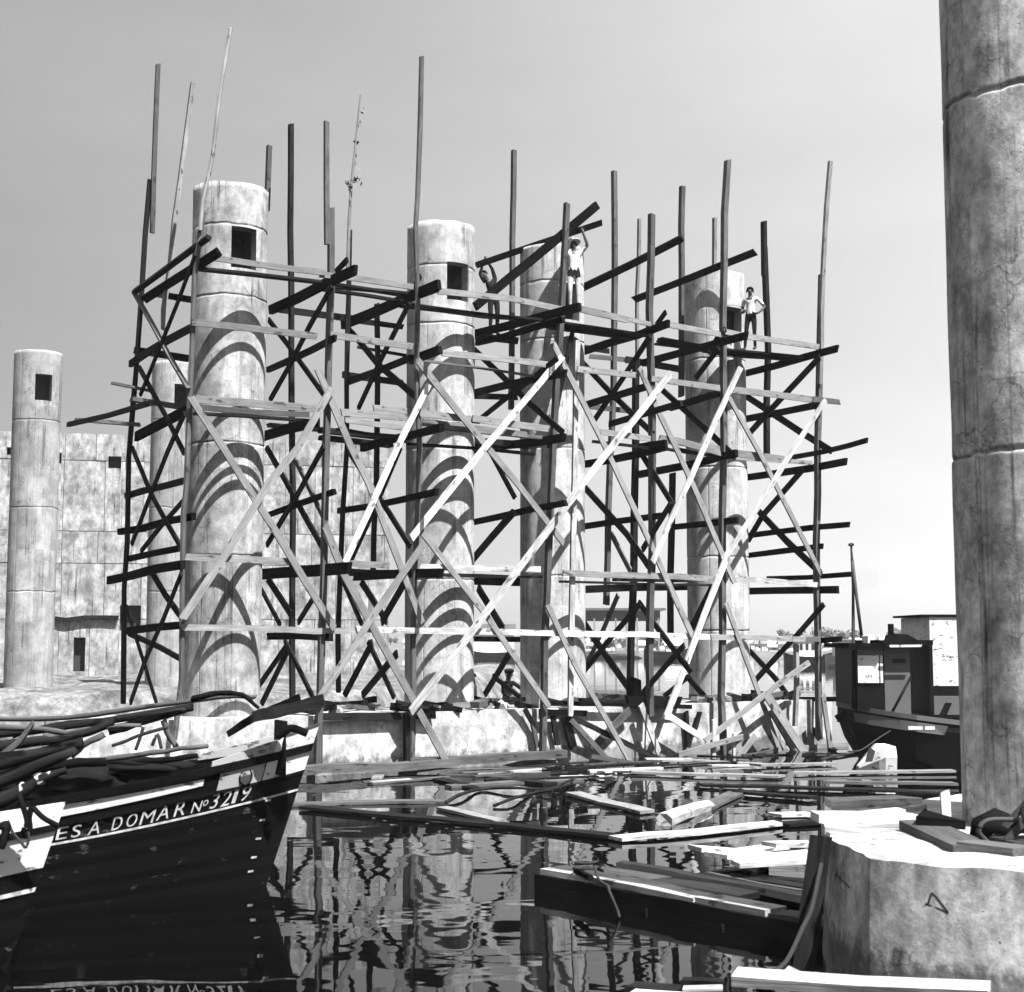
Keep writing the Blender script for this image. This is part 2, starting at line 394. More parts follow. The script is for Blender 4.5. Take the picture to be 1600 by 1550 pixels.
# ------------------------------------------------------------------ concrete columns
TH_OPEN = math.atan2(-V.y, -V.x)
def column(label, x, y, zb, zt, mat, opening=None, joints=(), seams=(), R=0.765, n=84, dz=0.12, group=None, jd=0.02, extra=None, jitter=0.004, ragged=0.03, jw=0.018):
    root = empty('concrete_column', (x, y, zb), label, 'column', group)
    ths = [2 * math.pi * i / n - math.pi for i in range(n)]
    if opening:
        tc_, hw, oz0, oz1 = opening
        a0, a1 = tc_ - hw, tc_ + hw
        ths = [t for t in ths if min(abs(t - a0), abs(t - a1)) > 0.025] + [a0, a1]
    for s in seams: ths += [s - 0.016, s, s + 0.016]
    ths = sorted(set(round(t, 5) for t in ths))
    zs = [zb + dz * i for i in range(int((zt - zb) / dz) + 1)] + [zt]
    for j in joints: zs += [j + k * 0.014 for k in range(-7, 8)]
    if opening: zs = [z for z in zs if min(abs(z - oz0), abs(z - oz1)) > 0.03] + [oz0, oz1]
    zs = sorted(set(round(z, 4) for z in zs if zb <= z <= zt))
    vs_, fs = [], []
    N = len(ths); sd_ = x * 3.3 + y
    offs = [random.uniform(-0.007, 0.007) for _ in range(len(joints) + 1)]
    for z in zs:
        for t in ths:
            nz = mnoise.noise(Vector((math.cos(t) * 1.4 + sd_, math.sin(t) * 1.4, z * 1.2)))
            r = R + jitter * 2 * nz
            lift = 0
            for ji, j in enumerate(joints):
                jj = j + ragged * mnoise.noise(Vector((math.cos(t) * 2.5, math.sin(t) * 2.5, j * 7 + sd_))) + ragged * 0.5 * mnoise.noise(Vector((math.cos(t) * 8, math.sin(t) * 8, j)))
                r -= jd * math.exp(-((z - jj) / jw) ** 2)
                if z > jj: lift = ji + 1
            r += offs[lift]
            for s in seams:
                if abs(t - s) < 0.005 and (lift + int(s * 10)) % 3: r -= 0.016
            zz = z if z < zt else z + 0.03 * mnoise.noise(Vector((math.cos(t) * 2, math.sin(t) * 2, sd_)))
            vs_.append((r * math.cos(t), r * math.sin(t), zz - zb))
    def isopen(i, k):
        if not opening: return False
        tm = (ths[i] + (ths[(i + 1) % N] if i < N - 1 else ths[0] + 2 * math.pi)) / 2; zm = (zs[k] + zs[k + 1]) / 2
        return a0 < tm < a1 and oz0 < zm < oz1
    for k in range(len(zs) - 1):
        for i in range(N):
            if isopen(i, k): continue
            a = k * N + i; b = k * N + (i + 1) % N
            fs.append((a, b, b + N, a + N))
    # domed top with a shallow rim
    top0 = (len(zs) - 1) * N; c = len(vs_); vs_.append((0, 0, zt - zb - 0.02))
    for i in range(N): fs.append((top0 + i, top0 + (i + 1) % N, c))
    o = link('shaft', mesh_from('shaft', vs_, fs), mat, root, Matrix.Translation((x, y, zb)), True)
    if opening:
        # jambs, sill and head of the opening run straight into the hollow shaft
        d = Vector((math.cos(tc_), math.sin(tc_), 0)); e = Vector((-d.y, d.x, 0)); hwid = R * math.sin(hw)
        ro = R * math.cos(hw) + 0.004; dep = 0.27; C0 = Vector((x, y, 0))
        def q(s, r, z): return C0 + d * r + e * s * hwid + Vector((0, 0, z))
        arc = [t for t in ths if a0 - 1e-4 <= t <= a1 + 1e-4]
        vv, ff = [], []
        ring_f = [(-1, oz0), (1, oz0), (1, oz1), (-1, oz1)]
        for s, z in ring_f: vv.append(q(s, ro, z))
        for s, z in ring_f: vv.append(q(s, ro - dep, z))
        for i in range(4): ff.append((i, i + 4, (i + 1) % 4 + 4, (i + 1) % 4))
        # the inner end is left open to the dark hollow of the shaft
        for z in (oz0, oz1):                      # segment between chord and arc
            b = len(vv); vv.append(q(-1, ro, z)); vv.append(q(1, ro, z))
            for t in arc: vv.append(C0 + Vector((math.cos(t) * R, math.sin(t) * R, z)))
            ff.append(tuple(range(b + 2, b + 2 + len(arc))) + (b + 1, b))
        vv = [p - Vector((x, y, zb)) for p in vv]
        link('window_recess', mesh_from('window_recess', vv, ff), mat, root, Matrix.Translation((x, y, zb)))
    if extra: extra(root)
    return root
def wires(root):
    z = 0; p = Vector(root.location)
    return root
ZT = 11.93; ZC = 1.18
hw = math.asin(0.27 / 0.765)
def jz(x, y, cx, cy):      # height at which a pixel row meets a column front
    return on_plane(x, y, Vector((cx, cy - 0.6, 0)), Vector((0, 1, 0))).z
seam = [TH_OPEN - 1.0, TH_OPEN - 0.35, TH_OPEN + 0.45, TH_OPEN + 1.1, TH_OPEN + 2.2, TH_OPEN - 2.0]
CPOS = [O + U * a for a in (0.0, 5.07, 8.13, 13.22)]
CLAB = ['mottled concrete column with square opening, leftmost inside the timber scaffold',
        'tall concrete column second from left in the scaffold, its opening above the deck',
        'concrete column inside the scaffold behind the man with raised arms',
        'concrete column at the right end of the scaffold beside the man in open shirt']
cols = []
for i, p in enumerate(CPOS):
    zt = ZT + (0.0, 0.0, -0.05, 0.02)[i]
    js = {0: [jz(360, y, p.x, p.y) for y in (352, 462, 692, 868)], 1: [jz(690, y, p.x, p.y) for y in (415, 505, 700, 905)],
          2: [jz(860, y, p.x, p.y) for y in (440, 530, 700, 900)], 3: [jz(1115, y, p.x, p.y) for y in (480, 560, 730, 870, 985)]}[i]
    c = column(CLAB[i], p.x, p.y, ZC - 0.05, zt, M['conc_dark' if i == 0 else 'conc'], (TH_OPEN, hw, zt - 1.78, zt - 0.93), js, seam, group=None, ragged=0.022)
    cols.append(c)
    # bent reinforcing wire left sticking out of the top
    t0 = Vector((p.x - 0.45, p.y - 0.35, zt - 0.02))
    tube(smooth_path([t0, t0 + Vector((0.05, 0, 0.09)), t0 + Vector((0.3, 0.05, 0.12)), t0 + Vector((0.62, 0.02, 0.02))], 4), 0.012, 'rebar', M['iron'], c, 5)
for nm, (xx, Y, lab) in enumerate([(50, 47.5, 'blurred concrete column standing alone at the far left before the wall'),
                                   (268, 49.4, 'pale concrete column half hidden behind the left end of the scaffold')]):
    pt = on_y(xx - 4, 1000, Y)
    js = [on_y(xx, y, Y).z for y in (660, 795, 925)]
    column(lab, pt.x, pt.y, 0.9, 12.05, M['conc_far'], (TH_OPEN, hw, 10.4, 11.25), js, seam, group=None)
NX, NY = 4.52, 12.28
near = column('huge stained concrete column cut off by the right edge of the photo', NX, NY, ZC - 0.03, 9.5, M['conc_near'], None,
              [on_y(1540, 128, 11.6).z, on_y(1540, 700, 11.6).z], [-1.9, -1.2, -2.6], n=150, dz=0.06, jd=0.035, jitter=0.006, ragged=0.055, jw=0.016)

# ------------------------------------------------------------------ pile caps
def prism(name, poly, z0, z1, mat, parent=None, layers=5, jit=0.015, flare=0.0, top_jit=0.01, sub=0.35):
    pl = []
    for i, p in enumerate(poly):
        q = poly[(i + 1) % len(poly)]; n = max(1, round((Vector(q) - Vector(p)).length / sub))
        for k in range(n): pl.append(Vector(p).lerp(Vector(q), k / n))
    c = sum(pl, Vector((0, 0))) / len(pl); N = len(pl)
    org = Vector((c.x, c.y, z0)); vs_, fs = [], []
    for k in range(layers + 1):
        z = z0 + (z1 - z0) * k / layers
        for p in pl:
            d = (p - c).normalized(); nz = mnoise.noise(Vector((p.x * 1.5, p.y * 1.5, z * 2)))
            chip = -0.05 * max(0, mnoise.noise(Vector((p.x * 7, p.y * 7, 9)))) if k == layers else 0
            q = p + d * (jit * nz * 2 + flare * (1 - k / layers) + chip)
            vs_.append(Vector((q.x, q.y, z + (top_jit * 2 * mnoise.noise(Vector((p.x * 3, p.y * 3, 0))) if k == layers else 0))) - org)
    for k in range(layers):
        for i in range(N):
            a = k * N + i; b = k * N + (i + 1) % N
            fs.append((a, b, b + N, a + N))
    rings = 4; base = layers * N
    prev = base
    for r in range(1, rings):
        st = len(vs_)
        for p in pl:
            q = p.lerp(c, r / rings); vs_.append(Vector((q.x, q.y, z1 + top_jit * 2 * mnoise.noise(Vector((q.x * 2, q.y * 2, 3))))) - org)
        for i in range(N): fs.append((prev + i, prev + (i + 1) % N, st + (i + 1) % N, st + i))
        prev = st
    cc = len(vs_); vs_.append(Vector((c.x, c.y, z1)) - org)
    for i in range(N): fs.append((prev + i, prev + (i + 1) % N, cc))
    return link(name, mesh_from(name, vs_, fs), mat, parent, Matrix.Translation(org))
SF = -1.28
poly = []
for a in [-2.2 + 0.5 * i for i in range(0, 36)]:
    if a <= 15.3: poly.append(O + U * a + V * SF)
for k in range(1, 8):
    an = -math.pi / 2 + math.pi * k / 8; poly.append(O + U * (15.3 + 1.28 * math.cos(an)) + V * (-SF * math.sin(an)))
poly += [O + U * 15.3 + V * 1.28, O + U * -2.2 + V * 1.28]
for k in range(1, 8):
    an = math.pi / 2 + math.pi * k / 8; poly.append(O + U * (-2.2 + 1.28 * math.cos(an)) + V * (1.28 * math.sin(an)))
pcap = prism('pile_cap', [(p.x, p.y) for p in poly], -0.6, ZC, M['cap'], None, 6, 0.02, 0.03)
tag(pcap, 'long pale concrete pile cap carrying the four scaffolded columns above the water', 'pile cap')
npoly = [(2.42, 11.35), (2.75, 13.2), (4.4, 14.6), (6.4, 14.1), (7.3, 12.2)] + [(4.5 + 2.7 * math.cos(R_(t)), 12.2 + 2.7 * math.sin(R_(t))) for t in range(-28, -139, -5)]
ncap = prism('pile_cap', npoly[::-1], -0.6, ZC, M['cap_near'], None, 8, 0.012, 0.02, 0.014, 0.12)
tag(ncap, 'near many-sided pile cap with a dark tide band, under the huge right column', 'pile cap')
for f in ncap.data.polygons: f.use_smooth = True
ncap.data.set_sharp_from_angle(angle=R_(32))
# bent tie wires left in the cap face
wl = [[(1294, 1358), (1306, 1366), (1328, 1387)], [(1307, 1352), (1309, 1364), (1305, 1370)], [(1450, 1413), (1456, 1395), (1462, 1400), (1482, 1426), (1446, 1412)]]
from mathutils.bvhtree import BVHTree
nb_ = BVHTree.FromPolygons([ncap.matrix_basis @ v.co for v in ncap.data.vertices], [tuple(f.vertices) for f in ncap.data.polygons])
def ncap_hit(x, y):
    h, nn, _, _ = nb_.ray_cast(CAMP, ray(x, y).normalized())
    return h
for w in wl:
    for q0, q1 in zip(w[:-1], w[1:]):
        me, Mx = sweep([ncap_hit(*q0), ncap_hit(*q1)], .012, .006, Vector((-.6, -.8, 0)), 'tie_wire', False, 0.0)
        link('tie_wire', me, M['iron'], ncap, Mx)

# ------------------------------------------------------------------ long concrete wall on the left
W0 = Vector((-22.0, 61.4, 0)); WD = Vector((0.978, 0.208, 0)).normalized(); WN = Vector((WD.y, -WD.x, 0)); WLEN = 16.9
def wall_uv(x, y):
    p = on_plane(x, y, W0, WN); return (p - W0).dot(WD), p.z
wall = empty('concrete_wall', W0 + Vector((0, 0, 1.0)), 'long blurred concrete wall with small dark openings behind the left columns', 'wall')
WANG = math.atan2(WD.y, WD.x)
rows = [0.9] + [wall_uv(130, y)[1] for y in (967, 880, 830, 720)] + [11.45]
holes = []
for (x0, y0, x1, y1) in [(170, 714, 190, 733), (84, 708, 97, 725), (116, 996, 133, 1049), (188, 946, 220, 985), (12, 700, 20, 712)]:
    u0, z1 = wall_uv(x0, y0); u1, z0 = wall_uv(x1, y1); holes.append((u0, z0, u1, z1))
def wpanel(u0, z0, u1, z1, off):
    c = W0 + WD * (u0 + u1) / 2 + WN * (0.13 + off) + Vector((0, 0, (z0 + z1) / 2))
    box('wall_panel', c, (u1 - u0, 0.3, z1 - z0), M['wallc'], wall, WANG, 0.0)
for r in range(len(rows) - 1):
    z0, z1 = rows[r], rows[r + 1] - 0.03
    us = [0.0]
    while us[-1] < WLEN - 1.0: us.append(us[-1] + random.uniform(1.25, 1.8))
    us.append(WLEN)
    hs = [h for h in holes if h[1] < z1 and h[3] > z0]
    for k in range(len(us) - 1):
        a, b = us[k], us[k + 1] - 0.02; off = random.uniform(-0.02, 0.02)
        cut = [h for h in hs if h[0] < b and h[2] > a]
        if not cut: wpanel(a, z0, b, z1, off); continue
        h = cut[0]; ha, hb = max(a, h[0]), min(b, h[2])
        if ha - a > 0.03: wpanel(a, z0, ha, z1, off)
        if b - hb > 0.03: wpanel(hb, z0, b, z1, off)
        if z1 - h[3] > 0.03: wpanel(ha, max(h[3], z0), hb, z1, off)
        if h[1] - z0 > 0.03: wpanel(ha, z0, hb, min(h[1], z1), off)
cw = W0 + WD * WLEN / 2 - WN * 0.5
box('wall_dark_backing', (cw.x, cw.y, 6.0), (WLEN - 0.1, 0.7, 10.7), M['void'], wall, WANG)  # near-black slab: the shade inside the wall openings is put into its colour
l0, lz = wall_uv(78, 966); l1, _ = wall_uv(186, 966)
sp, Mx = sweep([W0 + WD * (l0 + (l1 - l0) * k / 4) + WN * 0.42 + Vector((0, 0, lz)) for k in range(5)], 0.16, 0.2, WN, 'ledge_beam', jit=0.03)
link('ledge_beam', sp, M['dark'], wall, Mx)
# ------------------------------------------------------------------ the scaffold: one nailed timber frame, every stick a part
FA = [a_of(on_s(x, y, -1.6)) for x, y in ((284, 984), (506, 906), (648, 896), (855, 932), (1016, 1023), (1129, 880), (1276, 845))]
scaf = empty('timber_scaffold', O + U * 6.5 + Vector((0, 0, 1.2)), 'rough timber scaffold of poles, ledgers and crossed braces around four concrete columns', 'scaffold')
def place(pl, x, y):
    if pl[0] == 's': return on_s(x, y, pl[1])
    return on_a(x, y, FA[pl[1] - 1] + (pl[2] if len(pl) > 2 else 0))
def stick(name, pl, pts, wpx, tone, t=0.05, pole=False, parent='scaf', jit=0.007, taper=1.0):
    """pl: plane or (plane at first point, plane at last point); pts: pixels of the photograph on that real plane"""
    if isinstance(pl[0], tuple): pa, pb = pl
    else: pa = pb = pl
    n = len(pts)
    if pa == pb: P = [place(pa, *q) for q in pts]
    else:
        A_, B_ = place(pa, *pts[0]), place(pb, *pts[-1])
        P = [A_.lerp(B_, k / (n - 1)) for k in range(n)]
    mid = sum((p.y for p in P)) / len(P)
    w = wpx * 0.94 * mid / F
    nrm = V if pa[0] == 's' else U
    if t is None: t = w
    me, Mx = sweep(P, w, t, nrm, name, pole, jit, taper)
    return link(name, me, M[tone], scaf if parent == 'scaf' else parent, Mx, False)
S = lambda s: ('s', s)
A = lambda k, d=0.0: ('a', k, d)
P_, L_, B_, T_, D_ = 'post', 'ledger', 'brace', 'transom', 'deck_board'
rows_ = [
# --- front posts
(P_, S(-1.6), [(274,1156),(282,1061),(286,906),(288,798),(289,760),(294,682),(299,515),(305,437),(315,330)], 9.5, 'mid', None, 1),
('pole', S(-1.68), [(312,360),(319,316),(331,240),(343,151),(360,44)], 7.5, 'light', None, 1),
(P_, S(-1.6), [(497,1194),(500,1087),(506,906),(509,700),(512,600),(517,450),(517,325)], 9.5, 'mid', None, 0),
('pole', S(-1.7), [(510,382),(510,190)], 8, 'mid', 0.08, 0),
(P_, S(-1.6), [(643,1187),(645,1097),(648,896),(655,700),(651,574),(652,463),(648,360),(650,310),(655,200),(657,90)], 9.5, 'mid', None, 1),
(P_, S(-1.6), [(848,1175),(850,1000),(855,932),(861,760),(874,525),(879,445),(886,318)], 9, 'mid', None, 0),
(P_, S(-1.6), [(891,1119),(898,700),(902,532)], 9.5, 'pale', 0.06, 0),
(P_, S(-1.6), [(1016,1119),(1016,1023),(1019,700),(1015,481),(1018,335)], 9.5, 'mid', None, 0),
(P_, S(-1.6), [(1130,1180),(1127,1087),(1129,880),(1131,700),(1129,506),(1130,416),(1136,250)], 9, 'mid', None, 0),
('pole', S(-1.7), [(1281,600),(1284,480),(1286,392),(1297,252)], 7.5, 'light', 0.08, 0),
(P_, S(-1.6), [(1280,1155),(1276,845),(1277,700),(1280,632),(1282,520),(1285,430)], 8.5, 'mid', None, 0),
(P_, S(-1.55), [(1244,1135),(1245,1006)], 7, 'light', None, 0),
# --- back posts and tall poles
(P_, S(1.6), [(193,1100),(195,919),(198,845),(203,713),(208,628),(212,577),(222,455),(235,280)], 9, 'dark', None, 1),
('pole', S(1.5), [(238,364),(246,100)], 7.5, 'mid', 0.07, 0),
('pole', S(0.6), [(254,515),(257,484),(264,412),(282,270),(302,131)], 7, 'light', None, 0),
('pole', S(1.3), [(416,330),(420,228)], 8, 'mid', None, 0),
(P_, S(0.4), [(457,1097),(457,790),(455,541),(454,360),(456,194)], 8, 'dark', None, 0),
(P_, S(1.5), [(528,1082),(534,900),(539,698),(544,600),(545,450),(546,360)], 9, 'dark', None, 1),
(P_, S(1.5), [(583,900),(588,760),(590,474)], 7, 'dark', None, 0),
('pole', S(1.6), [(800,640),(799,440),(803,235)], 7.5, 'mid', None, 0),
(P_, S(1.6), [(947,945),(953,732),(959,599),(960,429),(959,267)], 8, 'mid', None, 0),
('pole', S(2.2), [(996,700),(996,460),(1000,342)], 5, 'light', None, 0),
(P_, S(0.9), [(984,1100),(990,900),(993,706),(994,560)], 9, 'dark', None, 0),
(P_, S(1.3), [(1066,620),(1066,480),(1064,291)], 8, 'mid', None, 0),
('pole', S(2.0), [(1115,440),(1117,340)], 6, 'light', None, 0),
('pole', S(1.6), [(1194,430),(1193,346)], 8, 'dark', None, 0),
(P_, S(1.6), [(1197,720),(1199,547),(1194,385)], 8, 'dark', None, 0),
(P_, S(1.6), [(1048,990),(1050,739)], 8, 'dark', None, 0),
(P_, S(-0.9), [(995,1210),(992,1100),(990,1060)], 17, 'black', None, 0),
# --- front ledgers, level A (guard rail of the top deck)
(L_, S(-1.72), [(335,404),(508,427)], 10, 'light'), (L_, S(-1.70), [(500,430),(555,435),(646,448)], 9.5, 'light'),
(L_, S(-1.72), [(684,454),(800,469),(877,483)], 10, 'light'), (L_, S(-1.74), [(906,482),(981,500)], 11, 'light'), (L_, S(-1.70), [(975,497),(1016,506)], 8, 'light'),
(L_, S(-1.72), [(1041,506),(1126,523)], 9.5, 'light'), (L_, S(-1.72), [(1132,519),(1172,527),(1279,542)], 9.5, 'light'),
# level B
(L_, S(-1.72), [(299,503),(400,513),(495,526)], 11, 'light'), (L_, S(-1.71), [(516,525),(600,536),(644,542)], 11, 'light'),
(L_, S(-1.72), [(690,551),(800,564),(862,571)], 11, 'light'), (L_, S(-1.72), [(903,578),(997,587)], 10, 'light'), (L_, S(-1.71), [(1018,591),(1124,606)], 10, 'light'),
(L_, S(-1.72), [(1143,609),(1279,626)], 10.5, 'light'), (L_, S(-1.76), [(1270,624),(1311,628)], 9, 'mid'), (L_, S(-1.5), [(657,563),(835,587)], 4, 'mid'),
# level C (a second deck heaped with boards)
(L_, S(-1.72), [(302,624),(400,631),(493,638)], 13, 'light'), (L_, S(-1.45), [(312,638),(483,650)], 9, 'mid'), (L_, S(-1.70), [(533,645),(637,652)], 12, 'light'),
(L_, S(-1.30), [(583,636),(645,644)], 10, 'light'), (L_, S(-1.68), [(655,646),(750,657)], 12, 'light'), (L_, S(-1.74), [(737,655),(857,670)], 11, 'light'),
(L_, S(-1.4), [(539,655),(629,667)], 9, 'light'), (L_, S(-1.50), [(660,660),(823,680)], 12, 'light'), (L_, S(-1.42), [(690,670),(861,686)], 6, 'mid'),
(L_, S(-1.72), [(929,673),(1017,685)], 10, 'light'), (L_, S(-1.60), [(925,690),(1030,702)], 5, 'mid'), (L_, S(-1.72), [(1030,685),(1060,689),(1125,706)], 11, 'light'),
(L_, S(-1.5), [(1040,690),(1126,700)], 8, 'light'), (L_, S(-1.72), [(1147,707),(1226,717)], 11, 'light'), (L_, S(-1.70), [(1150,716),(1268,722)], 7, 'light'),
# level D and E
(L_, S(-1.72), [(290,869),(452,878)], 11, 'light'), (L_, S(-1.70), [(540,881),(608,883)], 10, 'light'), (L_, S(-1.72), [(655,885),(740,887),(845,890)], 10, 'pale'),
(L_, S(-1.72), [(880,895),(1000,899),(1119,904)], 10, 'light'), (L_, S(-1.72), [(1140,904),(1276,913)], 9, 'pale'),
(L_, S(-1.72), [(284,980),(420,983),(562,985)], 10, 'light'), (L_, S(-1.73), [(556,984),(700,986),(866,989)], 10, 'pale'),
(L_, S(-1.72), [(862,989),(1000,992),(1122,995)], 9.5, 'pale'), (L_, S(-1.74), [(1110,995),(1258,998)], 9, 'light'), (L_, S(-1.72), [(1236,998),(1282,999)], 9, 'mid'),
# --- face braces, front
(B_, ('s', -1.79), [(297,620),(348,700),(382,755),(522,982)], 12, 'light'), (B_, S(-1.86), [(518,607),(465,700),(418,757),(286,968)], 12, 'light'),
(B_, S(-1.79), [(497,578),(549,698),(577,757),(661,973)], 11.5, 'light'), (B_, S(-1.86), [(668,600),(619,700),(539,880)], 10, 'pale'),
(B_, S(-1.79), [(653,563),(761,700),(810,757),(880,849)], 11, 'light'), (B_, S(-1.86), [(878,556),(754,705),(642,841)], 11, 'pale'),
(B_, S(-1.79), [(864,536),(945,697),(1083,994)], 10, 'light'), (B_, S(-1.86), [(1049,583),(957,697),(850,838)], 11, 'pale'),
(B_, S(-1.90), [(905,764),(766,948),(640,1112)], 12, 'pale'), (B_, S(-1.79), [(656,826),(758,958),(857,1102)], 10, 'light'),
(B_, S(-1.82), [(506,822),(539,896),(594,1000),(701,1195)], 12.5, 'light'), (B_, S(-1.86), [(662,850),(585,963),(498,1092)], 11, 'light'),
(B_, S(-1.86), [(1158,574),(1080,743),(1018,878)], 9.5, 'pale'), (B_, S(-1.79), [(1139,622),(1232,797),(1284,898)], 8.5, 'light'),
(B_, S(-1.79), [(1000,574),(1058,700),(1148,911)], 10, 'light'), (B_, S(-1.86), [(1289,624),(1237,710),(1131,876)], 9, 'pale'),
(B_, S(-1.90), [(1135,868),(1101,960),(1040,1124)], 11, 'pale'), (B_, S(-1.79), [(1133,943),(1198,1119),(1228,1200)], 8.5, 'light'),
(B_, S(-1.79), [(855,946),(900,1040),(991,1203)], 9, 'light'), (B_, S(-1.9), [(1264,1034),(1102,1158)], 9, 'light'), (B_, S(-2.0), [(1197,1085),(1275,1202)], 15, 'light'),
# --- left end frame
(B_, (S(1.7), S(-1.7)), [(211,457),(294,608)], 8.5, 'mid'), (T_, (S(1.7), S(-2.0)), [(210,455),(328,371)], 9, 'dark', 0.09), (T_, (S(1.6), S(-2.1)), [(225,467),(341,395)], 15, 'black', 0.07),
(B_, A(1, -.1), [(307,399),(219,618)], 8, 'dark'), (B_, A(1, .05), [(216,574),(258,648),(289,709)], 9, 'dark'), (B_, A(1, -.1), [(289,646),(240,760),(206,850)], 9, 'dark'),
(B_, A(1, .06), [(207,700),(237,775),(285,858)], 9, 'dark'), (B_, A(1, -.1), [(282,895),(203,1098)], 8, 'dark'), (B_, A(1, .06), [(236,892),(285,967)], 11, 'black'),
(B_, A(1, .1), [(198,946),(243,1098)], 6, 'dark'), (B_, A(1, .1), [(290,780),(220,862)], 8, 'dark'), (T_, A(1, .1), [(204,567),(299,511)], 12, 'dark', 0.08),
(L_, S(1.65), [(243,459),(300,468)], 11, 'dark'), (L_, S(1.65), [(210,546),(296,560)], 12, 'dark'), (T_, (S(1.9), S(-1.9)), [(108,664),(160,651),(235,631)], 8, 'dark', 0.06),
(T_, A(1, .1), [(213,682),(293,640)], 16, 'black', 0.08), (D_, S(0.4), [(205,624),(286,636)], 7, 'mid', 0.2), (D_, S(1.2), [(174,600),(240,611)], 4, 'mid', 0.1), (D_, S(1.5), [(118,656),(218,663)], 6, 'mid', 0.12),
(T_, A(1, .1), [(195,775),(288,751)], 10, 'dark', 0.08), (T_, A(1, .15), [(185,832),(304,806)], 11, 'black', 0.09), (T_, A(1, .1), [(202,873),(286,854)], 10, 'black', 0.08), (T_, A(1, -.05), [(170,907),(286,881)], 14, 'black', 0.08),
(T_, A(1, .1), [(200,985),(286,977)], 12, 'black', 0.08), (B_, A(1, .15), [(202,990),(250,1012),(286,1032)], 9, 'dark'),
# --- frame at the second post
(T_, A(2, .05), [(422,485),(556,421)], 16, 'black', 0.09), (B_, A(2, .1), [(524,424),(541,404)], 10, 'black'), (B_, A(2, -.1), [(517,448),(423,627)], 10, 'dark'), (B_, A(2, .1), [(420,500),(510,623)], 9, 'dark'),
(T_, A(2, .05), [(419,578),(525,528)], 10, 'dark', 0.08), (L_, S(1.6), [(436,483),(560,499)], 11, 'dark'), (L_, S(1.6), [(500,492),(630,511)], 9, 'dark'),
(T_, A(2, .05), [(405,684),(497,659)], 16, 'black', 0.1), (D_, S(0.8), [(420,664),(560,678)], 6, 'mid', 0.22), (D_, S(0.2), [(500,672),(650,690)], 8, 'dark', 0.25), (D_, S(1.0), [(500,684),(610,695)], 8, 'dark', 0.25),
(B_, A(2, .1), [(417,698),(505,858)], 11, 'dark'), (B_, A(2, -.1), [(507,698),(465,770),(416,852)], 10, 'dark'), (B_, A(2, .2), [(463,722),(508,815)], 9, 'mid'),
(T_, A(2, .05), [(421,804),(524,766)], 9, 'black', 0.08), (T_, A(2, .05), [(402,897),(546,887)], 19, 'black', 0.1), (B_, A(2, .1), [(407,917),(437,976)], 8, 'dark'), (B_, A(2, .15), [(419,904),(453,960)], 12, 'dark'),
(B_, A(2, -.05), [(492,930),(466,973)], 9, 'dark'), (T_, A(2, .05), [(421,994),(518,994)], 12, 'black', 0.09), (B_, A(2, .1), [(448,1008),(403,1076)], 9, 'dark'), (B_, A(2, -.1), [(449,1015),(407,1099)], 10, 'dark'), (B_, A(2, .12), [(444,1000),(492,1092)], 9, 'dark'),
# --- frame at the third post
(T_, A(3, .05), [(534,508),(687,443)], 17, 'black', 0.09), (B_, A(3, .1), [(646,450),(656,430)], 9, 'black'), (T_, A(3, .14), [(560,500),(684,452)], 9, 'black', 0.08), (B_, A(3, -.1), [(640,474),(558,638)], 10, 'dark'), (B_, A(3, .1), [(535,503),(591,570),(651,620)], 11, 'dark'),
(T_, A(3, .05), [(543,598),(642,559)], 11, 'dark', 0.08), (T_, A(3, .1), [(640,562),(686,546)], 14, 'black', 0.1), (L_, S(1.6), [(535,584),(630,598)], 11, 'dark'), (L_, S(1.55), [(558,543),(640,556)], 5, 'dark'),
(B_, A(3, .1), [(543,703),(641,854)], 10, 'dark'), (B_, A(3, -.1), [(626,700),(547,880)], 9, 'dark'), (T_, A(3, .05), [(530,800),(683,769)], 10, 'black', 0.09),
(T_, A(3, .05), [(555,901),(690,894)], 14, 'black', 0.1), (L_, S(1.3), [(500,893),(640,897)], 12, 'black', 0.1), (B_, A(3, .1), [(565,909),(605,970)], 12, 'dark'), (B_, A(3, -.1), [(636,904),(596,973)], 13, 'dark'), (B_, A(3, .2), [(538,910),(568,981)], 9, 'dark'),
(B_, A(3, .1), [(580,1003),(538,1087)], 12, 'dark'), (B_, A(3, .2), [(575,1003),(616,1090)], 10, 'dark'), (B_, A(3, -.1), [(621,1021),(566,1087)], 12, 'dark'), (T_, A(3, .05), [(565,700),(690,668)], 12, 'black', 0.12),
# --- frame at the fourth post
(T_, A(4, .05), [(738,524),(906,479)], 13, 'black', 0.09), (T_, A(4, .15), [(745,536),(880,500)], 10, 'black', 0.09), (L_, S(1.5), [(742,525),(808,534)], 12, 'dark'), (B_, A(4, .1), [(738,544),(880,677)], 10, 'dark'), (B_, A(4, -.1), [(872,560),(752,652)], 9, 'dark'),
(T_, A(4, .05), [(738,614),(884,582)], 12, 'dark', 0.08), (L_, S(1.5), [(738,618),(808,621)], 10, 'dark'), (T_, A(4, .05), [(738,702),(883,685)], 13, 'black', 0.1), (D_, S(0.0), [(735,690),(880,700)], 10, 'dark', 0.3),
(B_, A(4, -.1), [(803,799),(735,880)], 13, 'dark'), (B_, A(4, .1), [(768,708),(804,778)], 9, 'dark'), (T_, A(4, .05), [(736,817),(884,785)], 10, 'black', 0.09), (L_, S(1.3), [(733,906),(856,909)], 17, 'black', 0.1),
(B_, A(4, .1), [(748,918),(786,984)], 13, 'dark'), (B_, A(4, -.1), [(796,1021),(756,1085)], 10, 'dark'), (B_, A(4, .1), [(771,1056),(812,1090)], 8, 'dark'), (L_, S(1.2), [(733,999),(856,999)], 9, 'black', 0.08),
